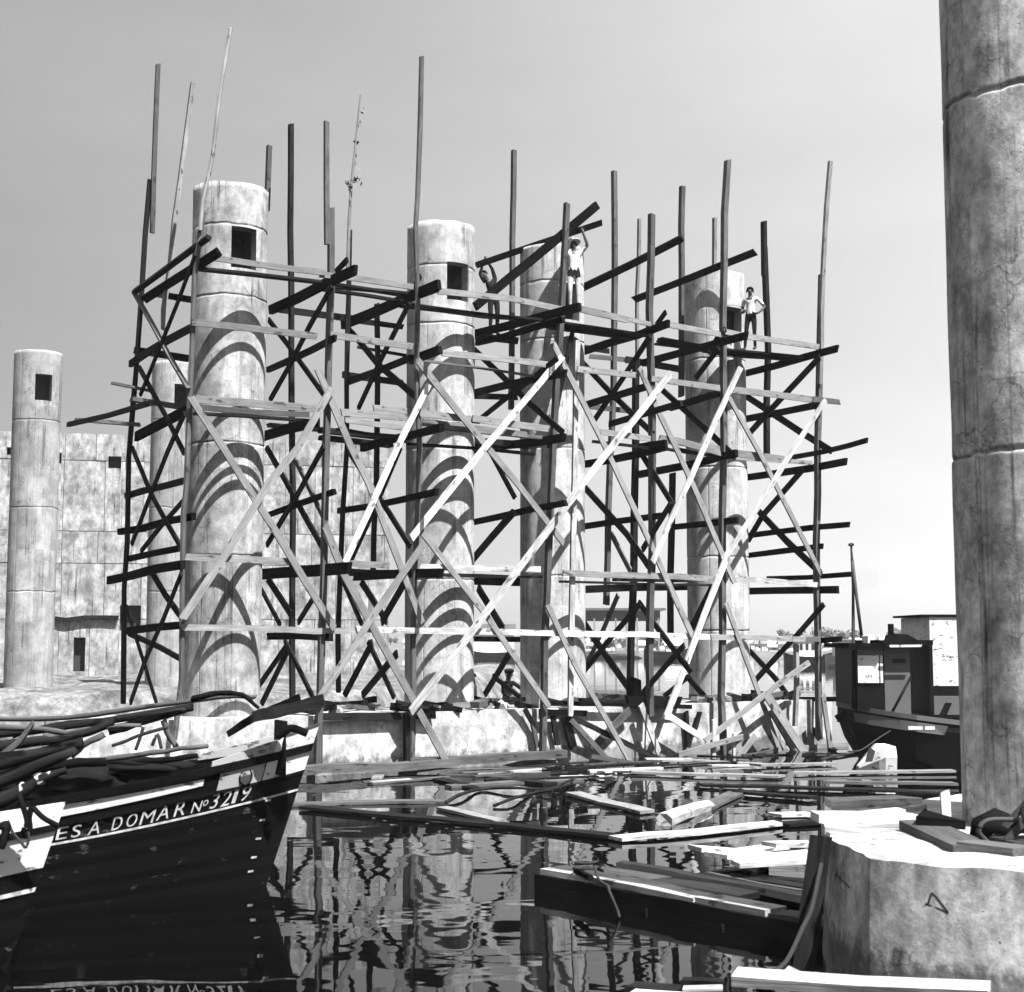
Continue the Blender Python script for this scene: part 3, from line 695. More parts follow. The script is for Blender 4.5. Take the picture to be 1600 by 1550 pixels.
(B_, S(-1.35), [(896,512),(858,700)], 7, 'dark'),
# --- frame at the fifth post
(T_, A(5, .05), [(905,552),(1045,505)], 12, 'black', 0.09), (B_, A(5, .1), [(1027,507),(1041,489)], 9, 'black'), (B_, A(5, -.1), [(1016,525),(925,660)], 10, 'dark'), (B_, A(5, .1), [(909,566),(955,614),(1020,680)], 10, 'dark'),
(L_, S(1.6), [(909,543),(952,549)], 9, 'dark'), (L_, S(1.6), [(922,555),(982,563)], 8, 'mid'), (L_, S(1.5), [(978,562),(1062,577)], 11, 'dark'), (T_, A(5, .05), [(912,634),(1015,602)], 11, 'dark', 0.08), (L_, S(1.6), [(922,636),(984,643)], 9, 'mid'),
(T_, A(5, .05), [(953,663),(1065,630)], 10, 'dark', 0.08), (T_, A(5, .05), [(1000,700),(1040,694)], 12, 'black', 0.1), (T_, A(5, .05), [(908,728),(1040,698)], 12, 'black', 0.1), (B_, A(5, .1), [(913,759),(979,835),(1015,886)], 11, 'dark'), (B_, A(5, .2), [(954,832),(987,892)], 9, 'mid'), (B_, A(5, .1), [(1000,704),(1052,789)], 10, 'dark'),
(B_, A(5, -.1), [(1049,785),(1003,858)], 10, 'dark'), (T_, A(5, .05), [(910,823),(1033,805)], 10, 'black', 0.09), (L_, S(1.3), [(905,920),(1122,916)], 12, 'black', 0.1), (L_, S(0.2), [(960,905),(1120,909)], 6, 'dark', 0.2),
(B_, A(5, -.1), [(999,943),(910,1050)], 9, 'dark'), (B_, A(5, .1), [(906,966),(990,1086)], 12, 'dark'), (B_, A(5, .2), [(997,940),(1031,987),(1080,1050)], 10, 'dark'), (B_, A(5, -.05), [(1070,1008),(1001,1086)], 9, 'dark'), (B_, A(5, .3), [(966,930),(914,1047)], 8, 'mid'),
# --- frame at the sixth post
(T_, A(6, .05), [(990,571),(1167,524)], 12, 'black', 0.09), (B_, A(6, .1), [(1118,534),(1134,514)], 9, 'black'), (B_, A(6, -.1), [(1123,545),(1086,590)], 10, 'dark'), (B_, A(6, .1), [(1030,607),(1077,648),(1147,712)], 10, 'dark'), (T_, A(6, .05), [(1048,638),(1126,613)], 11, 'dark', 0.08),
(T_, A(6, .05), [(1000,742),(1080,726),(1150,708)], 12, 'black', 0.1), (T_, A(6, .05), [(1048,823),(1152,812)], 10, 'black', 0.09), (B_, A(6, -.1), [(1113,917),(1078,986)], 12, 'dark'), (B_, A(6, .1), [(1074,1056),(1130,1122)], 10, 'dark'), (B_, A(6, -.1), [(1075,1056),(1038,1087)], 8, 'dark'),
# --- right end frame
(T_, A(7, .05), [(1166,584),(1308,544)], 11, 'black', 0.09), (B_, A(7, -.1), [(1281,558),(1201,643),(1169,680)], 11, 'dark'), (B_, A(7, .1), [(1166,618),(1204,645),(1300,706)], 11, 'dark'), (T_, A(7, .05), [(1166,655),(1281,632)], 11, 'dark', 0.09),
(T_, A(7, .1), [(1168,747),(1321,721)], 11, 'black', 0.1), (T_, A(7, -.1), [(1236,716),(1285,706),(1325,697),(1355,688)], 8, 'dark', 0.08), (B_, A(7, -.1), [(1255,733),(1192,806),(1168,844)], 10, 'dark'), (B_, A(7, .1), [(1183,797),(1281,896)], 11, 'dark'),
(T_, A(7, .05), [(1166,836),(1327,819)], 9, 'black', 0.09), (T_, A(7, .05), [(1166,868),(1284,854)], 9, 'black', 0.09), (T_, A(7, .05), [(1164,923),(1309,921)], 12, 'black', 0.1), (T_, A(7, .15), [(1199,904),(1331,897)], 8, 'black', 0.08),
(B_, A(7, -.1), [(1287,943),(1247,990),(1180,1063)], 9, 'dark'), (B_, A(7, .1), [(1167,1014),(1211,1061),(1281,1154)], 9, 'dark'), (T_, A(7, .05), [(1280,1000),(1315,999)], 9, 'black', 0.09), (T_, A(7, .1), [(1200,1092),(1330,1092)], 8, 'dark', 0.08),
# --- lean-to timbers above the top deck
(T_, (S(1.1), S(-1.7)), [(911,450),(1066,372)], 12, 'dark', 0.1), (T_, (S(1.1), S(-1.7)), [(991,469),(1180,393)], 12, 'dark', 0.1),
# --- short stubs, piles and walings near the cap
(P_, S(-1.55), [(497,1196),(500,1118)], 15, 'dark', 0.14, 1), (P_, S(-1.5), [(641,1188),(640,1112)], 17, 'dark', 0.14, 0), (L_, S(-1.42), [(502,1121),(680,1116)], 12, 'dark', 0.08), (L_, S(-1.46), [(640,1112),(679,1117)], 16, 'black', 0.08),
(P_, S(-1.45), [(838,1168),(833,1130),(820,1108)], 7, 'mid', 0.07, 0), (P_, S(-1.4), [(1076,1168),(1071,1112)], 7, 'dark', 0.08, 0), (P_, S(-1.4), [(1083,1150),(1093,1112)], 7, 'dark', 0.08, 0), (P_, S(-1.45), [(871,1165),(862,1118)], 8, 'dark', 0.07, 0), (P_, S(-1.45), [(895,1168),(884,1120)], 13, 'dark', 0.09, 0),
(L_, S(-1.5), [(843,1112),(915,1114)], 10, 'black', 0.08), (L_, S(-1.45), [(850,1098),(1080,1104)], 7, 'black', 0.08), (L_, S(-1.4), [(980,1094),(1062,1096)], 16, 'black', 0.12),
]
for r in rows_:
    nm, pl, pts, w, tone = r[:5]
    t = r[5] if len(r) > 5 else 0.045
    pole = bool(r[6]) if len(r) > 6 else False
    stick(nm, pl, pts, w, tone, t, pole, jit=0.021 if pole else 0.012)
# deck boards laid over the transoms behind the guard rail, seen from below
def deck(fx0, y0, fx1, y1, ss, tone, w=0.15, drop=0.0):
    for i, s in enumerate(ss):
        p0, p1 = on_s(fx0, y0, -1.55), on_s(fx1, y1, -1.55)
        P = [p + V * (s + 1.55) + U * random.uniform(-0.25, 0.25) + Vector((0, 0, 0.03 * (i % 2) - drop)) for p in (p0, p0.lerp(p1, 0.5), p1)]
        me, Mx = sweep(P, 0.05, w, V, 'deck_board', False, 0.012)
        link('deck_board', me, M[tone], scaf, Mx)
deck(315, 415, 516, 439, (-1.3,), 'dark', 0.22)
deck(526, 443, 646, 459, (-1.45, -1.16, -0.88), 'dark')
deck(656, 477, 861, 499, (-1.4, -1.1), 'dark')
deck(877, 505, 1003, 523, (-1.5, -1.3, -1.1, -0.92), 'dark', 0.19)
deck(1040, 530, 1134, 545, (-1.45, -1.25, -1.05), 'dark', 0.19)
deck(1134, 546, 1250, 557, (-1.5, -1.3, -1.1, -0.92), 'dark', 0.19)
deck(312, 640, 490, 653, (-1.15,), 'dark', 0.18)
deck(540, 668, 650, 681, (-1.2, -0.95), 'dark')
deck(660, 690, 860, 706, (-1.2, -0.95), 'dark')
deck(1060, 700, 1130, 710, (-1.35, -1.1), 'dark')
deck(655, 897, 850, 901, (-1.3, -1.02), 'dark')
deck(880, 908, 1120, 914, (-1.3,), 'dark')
# the one pole that still carries twigs and a bunch of leaves
lp = [on_s(x, y, 1.45) for x, y in ((544, 420), (546, 340), (549, 290), (554, 240), (559, 190), (563, 148))]
me, Mx = sweep(lp, 0.09, 0.09, V, 'pole', True, 0.008, 0.35); pl_ = link('pole', me, M['light'], scaf, Mx)
def leaf_bunch(c, n, parent, r=0.13):
    vs_, fs = [], []
    for i in range(n):
        d = Vector([random.gauss(0, 1) for _ in range(3)]).normalized(); e = d.orthogonal().normalized()
        o = Vector([random.gauss(0, r * .4) for _ in range(3)]); k = len(vs_); ln = random.uniform(.08, .16)
        vs_ += [o, o + d * ln * .5 + e * .03, o + d * ln, o + d * ln * .5 - e * .03]; fs.append((k, k + 1, k + 2, k + 3))
    return link('leaf_bunch', mesh_from('leaf_bunch', vs_, fs), M['leaf'], parent, Matrix.Translation(c))
leaf_bunch(on_s(546, 290, 1.45), 26, pl_); leaf_bunch(on_s(557, 279, 1.45), 22, pl_)
for (x, y) in ((566, 166), (563, 175), (562, 193), (557, 222), (557, 237), (556, 259)): leaf_bunch(on_s(x, y, 1.45), 3, pl_, 0.04)
# two long beams being lifted into place, held by the men
for pts, s0, s1, w, lab in (([(743, 479), (866, 378), (933, 321)], -1.25, -1.5, 13, 'dark squared beam tilted steeply beside the man with raised arms'),
                       ([(743, 414), (866, 373), (941, 348)], 0.9, -1.1, 10, 'dark beam held overhead between the two workmen on the top deck')):
    A0, B0 = on_s(*pts[0], s0), on_s(*pts[-1], s1)
    me, Mx = sweep([A0, A0.lerp(B0, .5), B0], w * 33 / F, 0.11, V, 'lifted_beam', False, 0.006)
    tag(link('lifted_beam', me, M['black'], None, Mx), lab, 'beam')
# ------------------------------------------------------------------ wooden harbour boats
class Boat:
    def __init__(s, label, bow, psi, Lh, B, zbow, zmid, rake, mat, group=None):
        s.bow = Vector((bow.x, bow.y, 0)); s.h = Vector((math.cos(psi), math.sin(psi), 0)); s.p = Vector((-s.h.y, s.h.x, 0))
        s.L, s.B, s.zbow, s.zmid, s.rake = Lh, B, zbow, zmid, rake
        s.root = empty('wooden_boat', s.bow, label, 'boat', group)
        s.mat = mat
    def zg(s, t): return s.zmid + (s.zbow - s.zmid) * max(0, 1 - t / 0.62) ** 2 + 0.25 * max(0, t - 0.7) ** 2
    def hb(s, t, z):
        b = s.B * max(0.0, (1 - (1 - min(t / 0.5, 1)) ** 2.0)) ** 0.95
        if t > 0.8: b *= 1 - 0.55 * ((t - 0.8) / 0.2) ** 2
        lo = 0.30 + 0.55 * min(t / 0.5, 1)
        f = max(0.0, min(1.0, (z + 0.5) / (s.zg(t) + 0.5)))
        return b * (lo + (1 - lo) * f ** 0.8)
    def P(s, t, z, side=-1, off=0.0):
        x = s.rake * (z / s.zbow) * (1 - t) ** 4 - t * s.L
        return s.bow + s.h * x + s.p * (side * (s.hb(t, z) + off)) + Vector((0, 0, z))
    def shell(s):
        ts = [0.0] + [(i / 40) ** 1.35 for i in range(1, 41)]
        nz = 22; vs_, fs = [], []
        for side in (-1, 1):
            b0 = len(vs_)
            for t in ts:
                for k in range(nz + 1):
                    f = k / nz; z = -0.5 + f * (s.zg(t) + 0.5)
                    lap = 0.015 * ((f * 9) % 1.0)          # lapping strakes
                    vs_.append(s.P(t, z, side, (0.012 - lap) if t > 0 else 0.012) - s.bow)
            W = nz + 1
            for i in range(len(ts) - 1):
                for k in range(nz):
                    a = b0 + i * W + k; q = (a, a + 1, a + W + 1, a + W)
                    fs.append(q if side > 0 else q[::-1])
        # transom stern and deck
        W = nz + 1; n1 = len(ts) * W
        for k in range(nz):
            a = (len(ts) - 1) * W + k; fs.append((a, a + 1, n1 + a + 1, n1 + a))
        o = link('hull', mesh_from('hull', vs_, fs), s.mat, s.root, Matrix.Translation(s.bow))
        dv, df = [], []
        for t in ts[1:]:
            z = s.zg(t) - 0.24
            dv += [s.P(t, z, -1, -0.04) - s.bow, s.P(t, z, 1, -0.04) - s.bow]
        for i in range(len(ts) - 2): df.append((2 * i, 2 * i + 1, 2 * i + 3, 2 * i + 2))
        link('deck', mesh_from('deck', dv, df), M['dark'], s.root, Matrix.Translation(s.bow))
    def strip(s, name, t0, t1, d0a, d1a, d0b, d1b, mat, thick=0.01, side=-1, n=16, above=False):
        """a strip lying on the hull between depths d0 (top) and d1 (bottom) below the sheer"""
        vs_, fs = [], []
        for i in range(n + 1):
            f = i / n; t = t0 + (t1 - t0) * f; zt = s.zg(t) - (d0a + (d0b - d0a) * f); zb = s.zg(t) - (d1a + (d1b - d1a) * f)
            if above: thf = lambda z: s.P(t, z, side, thick)
            vs_ += [s.P(t, zt, side, 0.002 if not above else -0.03) - s.bow, s.P(t, zt, side, thick + 0.012) - s.bow,
                    s.P(t, zb, side, thick + 0.012) - s.bow, s.P(t, zb, side, 0.002 if not above else -0.03) - s.bow]
        for i in range(n):
            for j in range(4):
                a = i * 4 + j; b = i * 4 + (j + 1) % 4; fs.append((a, b, b + 4, a + 4))
        fs.append((3, 2, 1, 0)); e = n * 4; fs.append((e, e + 1, e + 2, e + 3))
        return link(name, mesh_from(name, vs_, fs), mat, s.root, Matrix.Translation(s.bow))
    def t_at(s, px, d):
        lo, hi = 0.0, 0.6
        for _ in range(40):
            m = (lo + hi) / 2
            if proj(s.P(m, s.zg(m) - d))[0] > px: lo = m
            else: hi = m
        return (lo + hi) / 2

bowA = on_z(416, 1384, 0.0)
bA = Boat('black wooden boat with white lettering ESA DOMAR and number 3219 on its bow', bowA, R_(20), 8.5, 1.2, 1.54, 0.98, 0.50, M['hull'])
bA.shell()
bA.strip('rub_rail', 0.0, 0.62, 0.0, 0.085, 0.0, 0.075, M['black'], 0.035, n=30)
bA.strip('rub_rail', 0.0, 0.62, 0.0, 0.085, 0.0, 0.075, M['black'], 0.035, 1, n=30)
tq = lambda px, d=0.2: bA.t_at(px, d)
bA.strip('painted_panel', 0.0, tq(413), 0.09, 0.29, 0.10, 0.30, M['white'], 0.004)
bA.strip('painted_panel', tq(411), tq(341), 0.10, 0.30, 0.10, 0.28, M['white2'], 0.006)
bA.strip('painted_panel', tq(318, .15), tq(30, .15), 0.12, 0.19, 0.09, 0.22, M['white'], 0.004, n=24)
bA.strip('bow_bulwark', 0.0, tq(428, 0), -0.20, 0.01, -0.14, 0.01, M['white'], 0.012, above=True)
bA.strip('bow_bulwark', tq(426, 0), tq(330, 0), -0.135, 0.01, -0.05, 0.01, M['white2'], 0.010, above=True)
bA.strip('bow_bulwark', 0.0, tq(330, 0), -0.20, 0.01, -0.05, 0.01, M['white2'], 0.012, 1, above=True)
bA.strip('rub_rail', 0.0, tq(440, 0), -0.225, -0.19, -0.175, -0.15, M['mid'], 0.02, n=8)
DS = 0.50
bA.strip('painted_stripe', 0.0, 0.47, DS, DS + 0.022, DS - 0.05, DS - 0.028, M['letter'], 0.003, n=34)
bA.strip('rub_rail', 0.0, 0.6, 0.295, 0.325, 0.25, 0.285, M['black'], 0.018, n=30)
def ring_on(b, px, d, r, name, mat):
    t = b.t_at(px, d); c = b.P(t, b.zg(t) - d, -1, 0.014)
    tx = (b.P(t + .01, b.zg(t + .01) - d) - b.P(t - .01, b.zg(t - .01) - d)).normalized()
    tz = Vector((0, 0, 1)); nn = tx.cross(tz).normalized()
    if nn.dot(c - CAMP) > 0: nn = -nn
    vs_ = [Vector((0, 0, 0)) + nn * 0.006]; fs = []
    for i in range(20):
        a = 2 * math.pi * i / 20; vs_.append(tx * r * math.cos(a) + tz * r * 1.12 * math.sin(a) + nn * 0.006)
    for i in range(20): fs.append((0, 1 + i, 1 + (i + 1) % 20))
    o = link(name, mesh_from(name, vs_, fs), mat, b.root, Matrix.Translation(c))
    pts = [c + tx * r * 1.08 * math.cos(a) + tz * r * 1.2 * math.sin(a) + nn * 0.006 for a in [2 * math.pi * i / 20 for i in range(21)]]
    tube(pts, 0.012, 'hawse_ring', M['black'], o, 5)
ring_on(bA, 383, 0.2, 0.07, 'hawse_hole', M['void'])
# lettering, each letter cut from a text curve and bent onto the planking
def letter(b, ch, x0, x1, hp, base=DS, raise_=0.0, slant=0.12):
    cu = bpy.data.curves.new('letter', 'FONT'); cu.body = ch; cu.resolution_u = 4
    to = bpy.data.objects.new('letter_tmp', cu); col.objects.link(to)
    dg = bpy.context.evaluated_depsgraph_get(); dg.update()
    me = bpy.data.meshes.new_from_object(to.evaluated_get(dg)); bpy.data.objects.remove(to); bpy.data.curves.remove(cu)
    xs = [v.co.x for v in me.vertices]; ys = [v.co.y for v in me.vertices]
    xa, xb, ya, yb = min(xs), max(xs), min(ys), max(ys)
    bm = bmesh.new(); bm.from_mesh(me); bmesh.ops.subdivide_edges(bm, edges=[e for e in bm.edges if e.calc_length() > (xb - xa) * .4], cuts=2); 
    t1 = b.t_at(x0, base); t0 = b.t_at(x1, base)
    pm = b.P((t0 + t1) / 2, 0.8); hh = hp * pm.y / F
    wob = random.uniform(-.006, .006)
    for v in bm.verts:
        u = (v.co.x - xa) / max(xb - xa, 1e-5); w = (v.co.y - ya) / max(yb - ya, 1e-5)
        t = t1 + (t0 - t1) * (u + slant * (w - 0.5)); dd = base - 0.05 * (t / 0.47)
        v.co = b.P(t, b.zg(t) - dd + 0.022 + wob + raise_ + w * hh, -1, 0.0165) - b.bow
    bm.to_mesh(me); bm.free()
    return link('letter', me, M['letter'], b.root, Matrix.Translation(b.bow))
for ch, a, b_, hp in (('E', 86, 103, 19), ('S', 110, 124, 19), ('A', 136, 155, 20), ('D', 173, 188, 20), ('O', 195, 211, 20), ('M', 217, 238, 20),
                      ('A', 243, 262, 21), ('R', 270, 287, 22), ('N', 297, 311, 16), ('o', 313, 321, 9), ('3', 326, 337, 23), ('2', 343, 357, 23), ('1', 360, 366, 23), ('9', 373, 386, 23)):
    letter(bA, ch, a, b_, hp, DS, 0.055 if ch == 'o' else 0.0, 0.2 if ch in '3219' else 0.12)
# draught marks on the stem
for (px, z) in ((415, 0.93), (406, 0.72), (400, 0.52), (393, 0.32), (388, 0.17)):
    t = bA.t_at(px + 5, bA.zg(0) - z); t2 = bA.t_at(px - 4, bA.zg(0) - z)
    vs_ = [bA.P(q, z + dz, -1, 0.016) - bA.bow for q, dz in ((t, 0), (t2, 0), (t2, 0.022), (t, 0.022))]
    link('draught_mark', mesh_from('draught_mark', vs_, [(0, 1, 2, 3)]), M['letter'], bA.root, Matrix.Translation(bA.bow))
# bow post and timber knee on deck
pb = bA.P(tq(436, 0), bA.zg(0) + 0.02, -1, -0.06)
me, Mx = sweep([pb - Vector((0, 0, .35)), pb, pb + Vector((0, 0, 0.24))], 0.13, 0.13, Vector((0, 1, 0)), 'bow_post'); link('bow_post', me, M['black'], bA.root, Mx)
kp = [on_y(x, y, 15.75) for x, y in ((432, 1152), (446, 1142), (458, 1138), (480, 1146))]
tube(smooth_path(kp, 4), 0.045, 'bow_knee', M['black'], bA.root, 6)

bowB = on_z(13, 1512, 0.0)
bB = Boat('near black boat with a white bow panel and hanging chain at the left edge', bowB, R_(20), 8.0, 1.05, 1.16, 0.80, 0.36, M['hull'])
bB.shell()
bB.strip('rub_rail', 0.0, 0.62, 0.0, 0.06, 0.0, 0.06, M['black'], 0.03, n=24)
bB.strip('painted_panel', 0.0, 0.4, 0.065, 0.36, 0.07, 0.33, M['white'], 0.004, n=20)
bB.strip('bow_bulwark', 0.0, 0.12, -0.17, 0.01, -0.10, 0.01, M['white'], 0.012, above=True)
bB.strip('bow_bulwark', 0.0, 0.12, -0.17, 0.01, -0.10, 0.01, M['white'], 0.012, 1, above=True)
bB.strip('painted_stripe', 0.0, 0.4, 0.52, 0.555, 0.47, 0.505, M['letter'], 0.004, n=20)
def chain(pts, Y, r=0.014, mat='iron', parent=None, name='chain'):
    return tube(smooth_path([on_y(x, y, Y) for x, y in pts], 5), r, name, M[mat], parent, 5)
chain([(28, 1240), (42, 1282), (36, 1300), (40, 1306), (47, 1296), (46, 1278), (50, 1260)], 11.55, 0.025, 'black', bB.root)
chain([(12, 1282), (20, 1301), (33, 1316), (40, 1324), (45, 1312), (44, 1300)], 11.5, 0.012, 'rope', bB.root)
chain([(52, 1262), (68, 1278), (92, 1291)], 11.55, 0.022, 'black', bB.root)
chain([(0, 1292), (10, 1290), (4, 1315), (0, 1325)], 11.4, 0.035, 'black', bB.root)
# white foam star painted as splash on the hull of the near boat is left as worn paint

# ---- spars, logs and gear lying across both boats
def spar(pts, Y, wpx, tone, name, lab, cat, pole=True, taper=1.0, group=None, Y2=None):
    n = len(pts)
    P = [on_y(x, y, Y + ((Y2 or Y) - Y) * i / (n - 1)) for i, (x, y) in enumerate(pts)]
    P = smooth_path(P, 3) if n > 2 else P
    me, Mx = sweep(P, wpx * Y / F, wpx * Y / F, Vector((0, 1, 0)), name, pole, 0.004, taper, 0.5)
    o = link(name, me, M[tone], None, Mx, pole); tag(o, lab, cat, group); return o
spar([(-60, 1118), (60, 1124), (180, 1112), (340, 1089), (400, 1090)], 15.9, 9, 'mid', 'long_spar', 'long thin spar lying highest across the black boats, its right end on the bow', 'spar', taper=.8)
spar([(300, 1092), (345, 1083), (380, 1086), (404, 1106)], 15.75, 10, 'black', 'bent_pole', 'dark bent pole arching over at the lettered bow', 'pole', taper=.6)
spar([(-30, 1150), (100, 1137), (300, 1105)], 16.1, 12, 'dark', 'long_spar', 'darker spar just under the topmost spar on the boats', 'spar')
spar([(170, 1142), (215, 1130), (290, 1108)], 16.0, 17, 'dark', 'thick_log', 'thick dark log pointing up right from the pile of timber on the boats', 'log', taper=.6)
spar([(-40, 1235), (30, 1210), (118, 1172)], 14.9, 27, 'dark', 'thick_log', 'thick smooth log at the left edge above the banded bowsprit', 'log', taper=.5)
spar([(95, 1192), (190, 1183), (260, 1173), (324, 1166)], 15.65, 9, 'mid', 'forked_branch', 'grey forked branch lying along the rail of the lettered boat', 'branch', taper=.8)
spar([(112, 1182), (130, 1165), (162, 1148)], 15.6, 11, 'mid', 'forked_branch', 'stub of the fork rising left of the grey branch on the boat', 'branch', taper=.9)
spar([(38, 1200), (75, 1184), (112, 1175)], 15.3, 8, 'dark', 'boat_plank', 'narrow dark plank leading left from the forked branch', 'plank', False)
bs = spar([(-60, 1278), (0, 1252), (40, 1232), (72, 1214), (103, 1203)], 11.9, 34, 'dark', 'bowsprit', 'heavy round bowsprit with pale bands sticking out over the near bow', 'spar', taper=.25)
for (x, y, r) in ((38, 1233, .105), (62, 1218, .085), (76, 1212, .06)):
    c = on_y(x, y, 11.9); d = (on_y(72, 1214, 11.9) - on_y(40, 1232, 11.9)).normalized()
    me, Mx = sweep([c - d * .02, c + d * .02], r * 1.12, r * 1.12, Vector((0, 1, 0)), 'pale_band', True, 0, 1); link('pale_band', me, M['pale'], bs, Mx)
spar([(0, 1182), (30, 1158), (52, 1130)], 15.0, 10, 'mid', 'boat_plank', 'short pale plank tilted up at the left edge of the boats', 'plank', False, taper=.6)
spar([(-10, 1180), (38, 1176)], 14.95, 9, 'dark', 'boat_plank', 'flat dark plank at the left edge under the tilted short one', 'plank', False)
spar([(256, 1125), (262, 1145), (276, 1168)], 16.0, 10, 'mid', 'curved_frame', 'short curved rib timber standing behind the lettered boat rail', 'timber', taper=.9)
spar([(356, 1147), (396, 1122), (440, 1105), (470, 1094)], 15.9, 9, 'black', 'long_oar', 'dark oar with broad blade laid up over the lettered bow', 'oar', False, taper=2.2)
o2 = spar([(395, 1120), (450, 1108), (506, 1094)], 15.8, 17, 'dark', 'oar_blade', 'broad dark plank like an oar blade lying on the white bow', 'plank', False, taper=1.15)
def heap(pts, Y, size, lab, mat='cloth', seed=1):
    c = on_y(*pts, Y)
    o = lump('canvas_heap', c - Vector((0, 0, size[2] * .35)), size, M[mat], None, 0.6, 3, seed, R_(20), True); tag(o, lab, 'canvas'); return o
for pts, Y, w, tone, tp, lab in (
    ([(-20, 1137), (50, 1138), (100, 1144)], 15.4, 11, 'mid', .8, 'pale round pole end below the long spars at the left edge'),
    ([(-30, 1172), (40, 1160), (120, 1150), (180, 1128)], 15.7, 20, 'dark', .6, 'long dark log second down in the pile at the left edge'),
    ([(-30, 1200), (30, 1186), (80, 1172), (130, 1160)], 15.5, 24, 'dark', .7, 'thick dark log in the middle of the pile at the left edge'),
    ([(-20, 1222), (40, 1204), (100, 1194), (165, 1190)], 15.2, 22, 'black', .6, 'black log low in the pile beside the smooth thick log'),
    ([(60, 1158), (130, 1140), (220, 1133)], 15.7, 9, 'mid', .7, 'slim grey pole crossing the pile behind the forked branch'),
    ([(120, 1207), (190, 1196), (250, 1188), (310, 1180)], 15.8, 14, 'black', .6, 'black pole lying just inside the lettered boat rail'),
    ([(20, 1150), (70, 1136), (130, 1126), (210, 1122)], 16.3, 8, 'dark', .7, 'thin dark pole at the very back of the spar pile')):
    spar(pts, Y, w, tone, 'piled_log', lab, 'log', taper=tp)
heap((120, 1218), 15.6, (0.6, 0.35, 0.16), 'black canvas sagging inside the lettered boat behind its rail', 'cloth', 8)
heap((210, 1196), 15.9, (0.5, 0.35, 0.10), 'flat dark sailcloth folded on the lettered boat below the forked branch', 'cloth', 11)
for i, pts in enumerate([[(175, 1165), (196, 1158), (214, 1150), (236, 1143), (262, 1136)], [(212, 1172), (220, 1150), (224, 1136)], [(238, 1165), (246, 1148), (252, 1170)]]):
    o = tube(smooth_path([on_y(x, y, 15.9) for x, y in pts], 4), 0.02, 'rope_length', M['rope'], None, 5)
    tag(o, ['dark rope running low along the lettered boat behind the branch', 'short rope hanging from the thick log on the boats', 'loop of rope hanging right of the short rope on the boats'][i], 'rope')

# ------------------------------------------------------------------ timber raft, right of centre
def plank_at(name, p0, p1, w, t, mat, parent=None, lab=None, cat='plank', grp=None, jit=0.012, nrm=Vector((0, 0, 1)), mids=None, pole=False, taper=1.0):
    me, Mx = sweep([p0] + (mids or []) + [p1], w, t, nrm, name, pole, jit, taper, 0.7)
    o = link(name, me, M[mat], parent, Mx, False)
    if lab: tag(o, lab, cat, grp)
    return o
ra, rb = on_z(836, 1362, 0.20), on_z(1262, 1441, 0.20)
rd = (rb - ra).normalized(); rn = Vector((-rd.y, rd.x, 0)); rl = (rb - ra).length
if rn.y < 0: rn = -rn
raft = empty('timber_raft', (ra + rb) / 2 + rn * 1.2 - Vector((0, 0, .20)), 'low timber raft with a white edge board, moored left of the near pile cap', 'raft')
def rp(u, v, z): return ra + rd * u + rn * v + Vector((0, 0, z - 0.30))
plank_at('edge_beam', rp(0.0, 0.06, .14), rp(rl + .6, 0.06, .14), 0.12, 0.26, 'wet', raft)
plank_at('deck_plank', rp(0.03, 0.22, .30), rp(rl * .62, 0.20, .30), 0.36, 0.06, 'pale', raft)
plank_at('deck_plank', rp(0.06, 0.60, .30), rp(rl * .35, 0.56, .30), 0.38, 0.06, 'pale', raft)
plank_at('deck_plank', rp(rl * .36, 0.56, .295), rp(rl * .7, 0.5, .295), 0.34, 0.06, 'light', raft)
plank_at('deck_plank', rp(rl * .63, 0.2, .30), rp(rl * .86, 0.2, .30), 0.30, 0.06, 'pale', raft)
plank_at('deck_plank', rp(rl * .87, 0.2, .30), rp(rl + .6, 0.2, .30), 0.28, 0.06, 'mid', raft)
plank_at('deck_plank', rp(0.35, 0.93, .33), rp(rl * .82, 0.82, .33), 0.15, 0.07, 'light', raft)
plank_at('deck_plank', rp(rl * .83, 0.82, .33), rp(rl + .6, 0.80, .33), 0.15, 0.07, 'mid', raft)
for i in range(9):
    plank_at('deck_plank', rp(0.55 + 0.2 * i + random.uniform(-.1, .1), 1.12 + 0.24 * i, .19 + random.uniform(-.02, .03)), rp(rl + .5 + random.uniform(-.3, .4), 1.10 + 0.24 * i, .19), 0.22, 0.08, ['dark', 'wet', 'mid'][i % 3], raft, jit=.02)
for i in range(4): plank_at('bearer', rp(0.6 + i * 1.0, 0.0, .06), rp(0.6 + i * 1.0, 3.0, .06), 0.2, 0.16, 'wet', raft)
for i, (x0, y0, x1, y1, w) in enumerate([(1085, 1332, 1230, 1322, .34), (1120, 1340, 1262, 1330, .3), (1150, 1348, 1264, 1342, .3), (1200, 1322, 1266, 1318, .25)]):
    plank_at('loose_plank', on_z(x0, y0, .22 + .03 * i), on_z(x1, y1, .22 + .03 * i), w, 0.05, 'pale', None, ['white plank lying furthest left on the back of the raft', 'white plank with dark blotches second from back on the raft', 'white plank nearest the front among those on the raft back', 'short white plank against the near cap at the back of the raft'][i], jit=.02)
cl = on_z(918, 1364, .26)
rc = tube(smooth_path([cl + Vector((0.16 * math.cos(a) * (1 - .02 * i), 0.12 * math.sin(a), .02 + .008 * i)) for i, a in enumerate([0.9 * k for k in range(16)])] + [on_z(935, 1373, .26), on_z(950, 1385, .24), on_y(952, 1392, 14.6), on_y(966, 1426, 14.5), on_y(967, 1433, 14.45)], 4), 0.016, 'mooring_rope', M['rope'], None, 6)
tag(rc, 'knotted mooring rope on the white raft corner trailing into the water', 'rope')
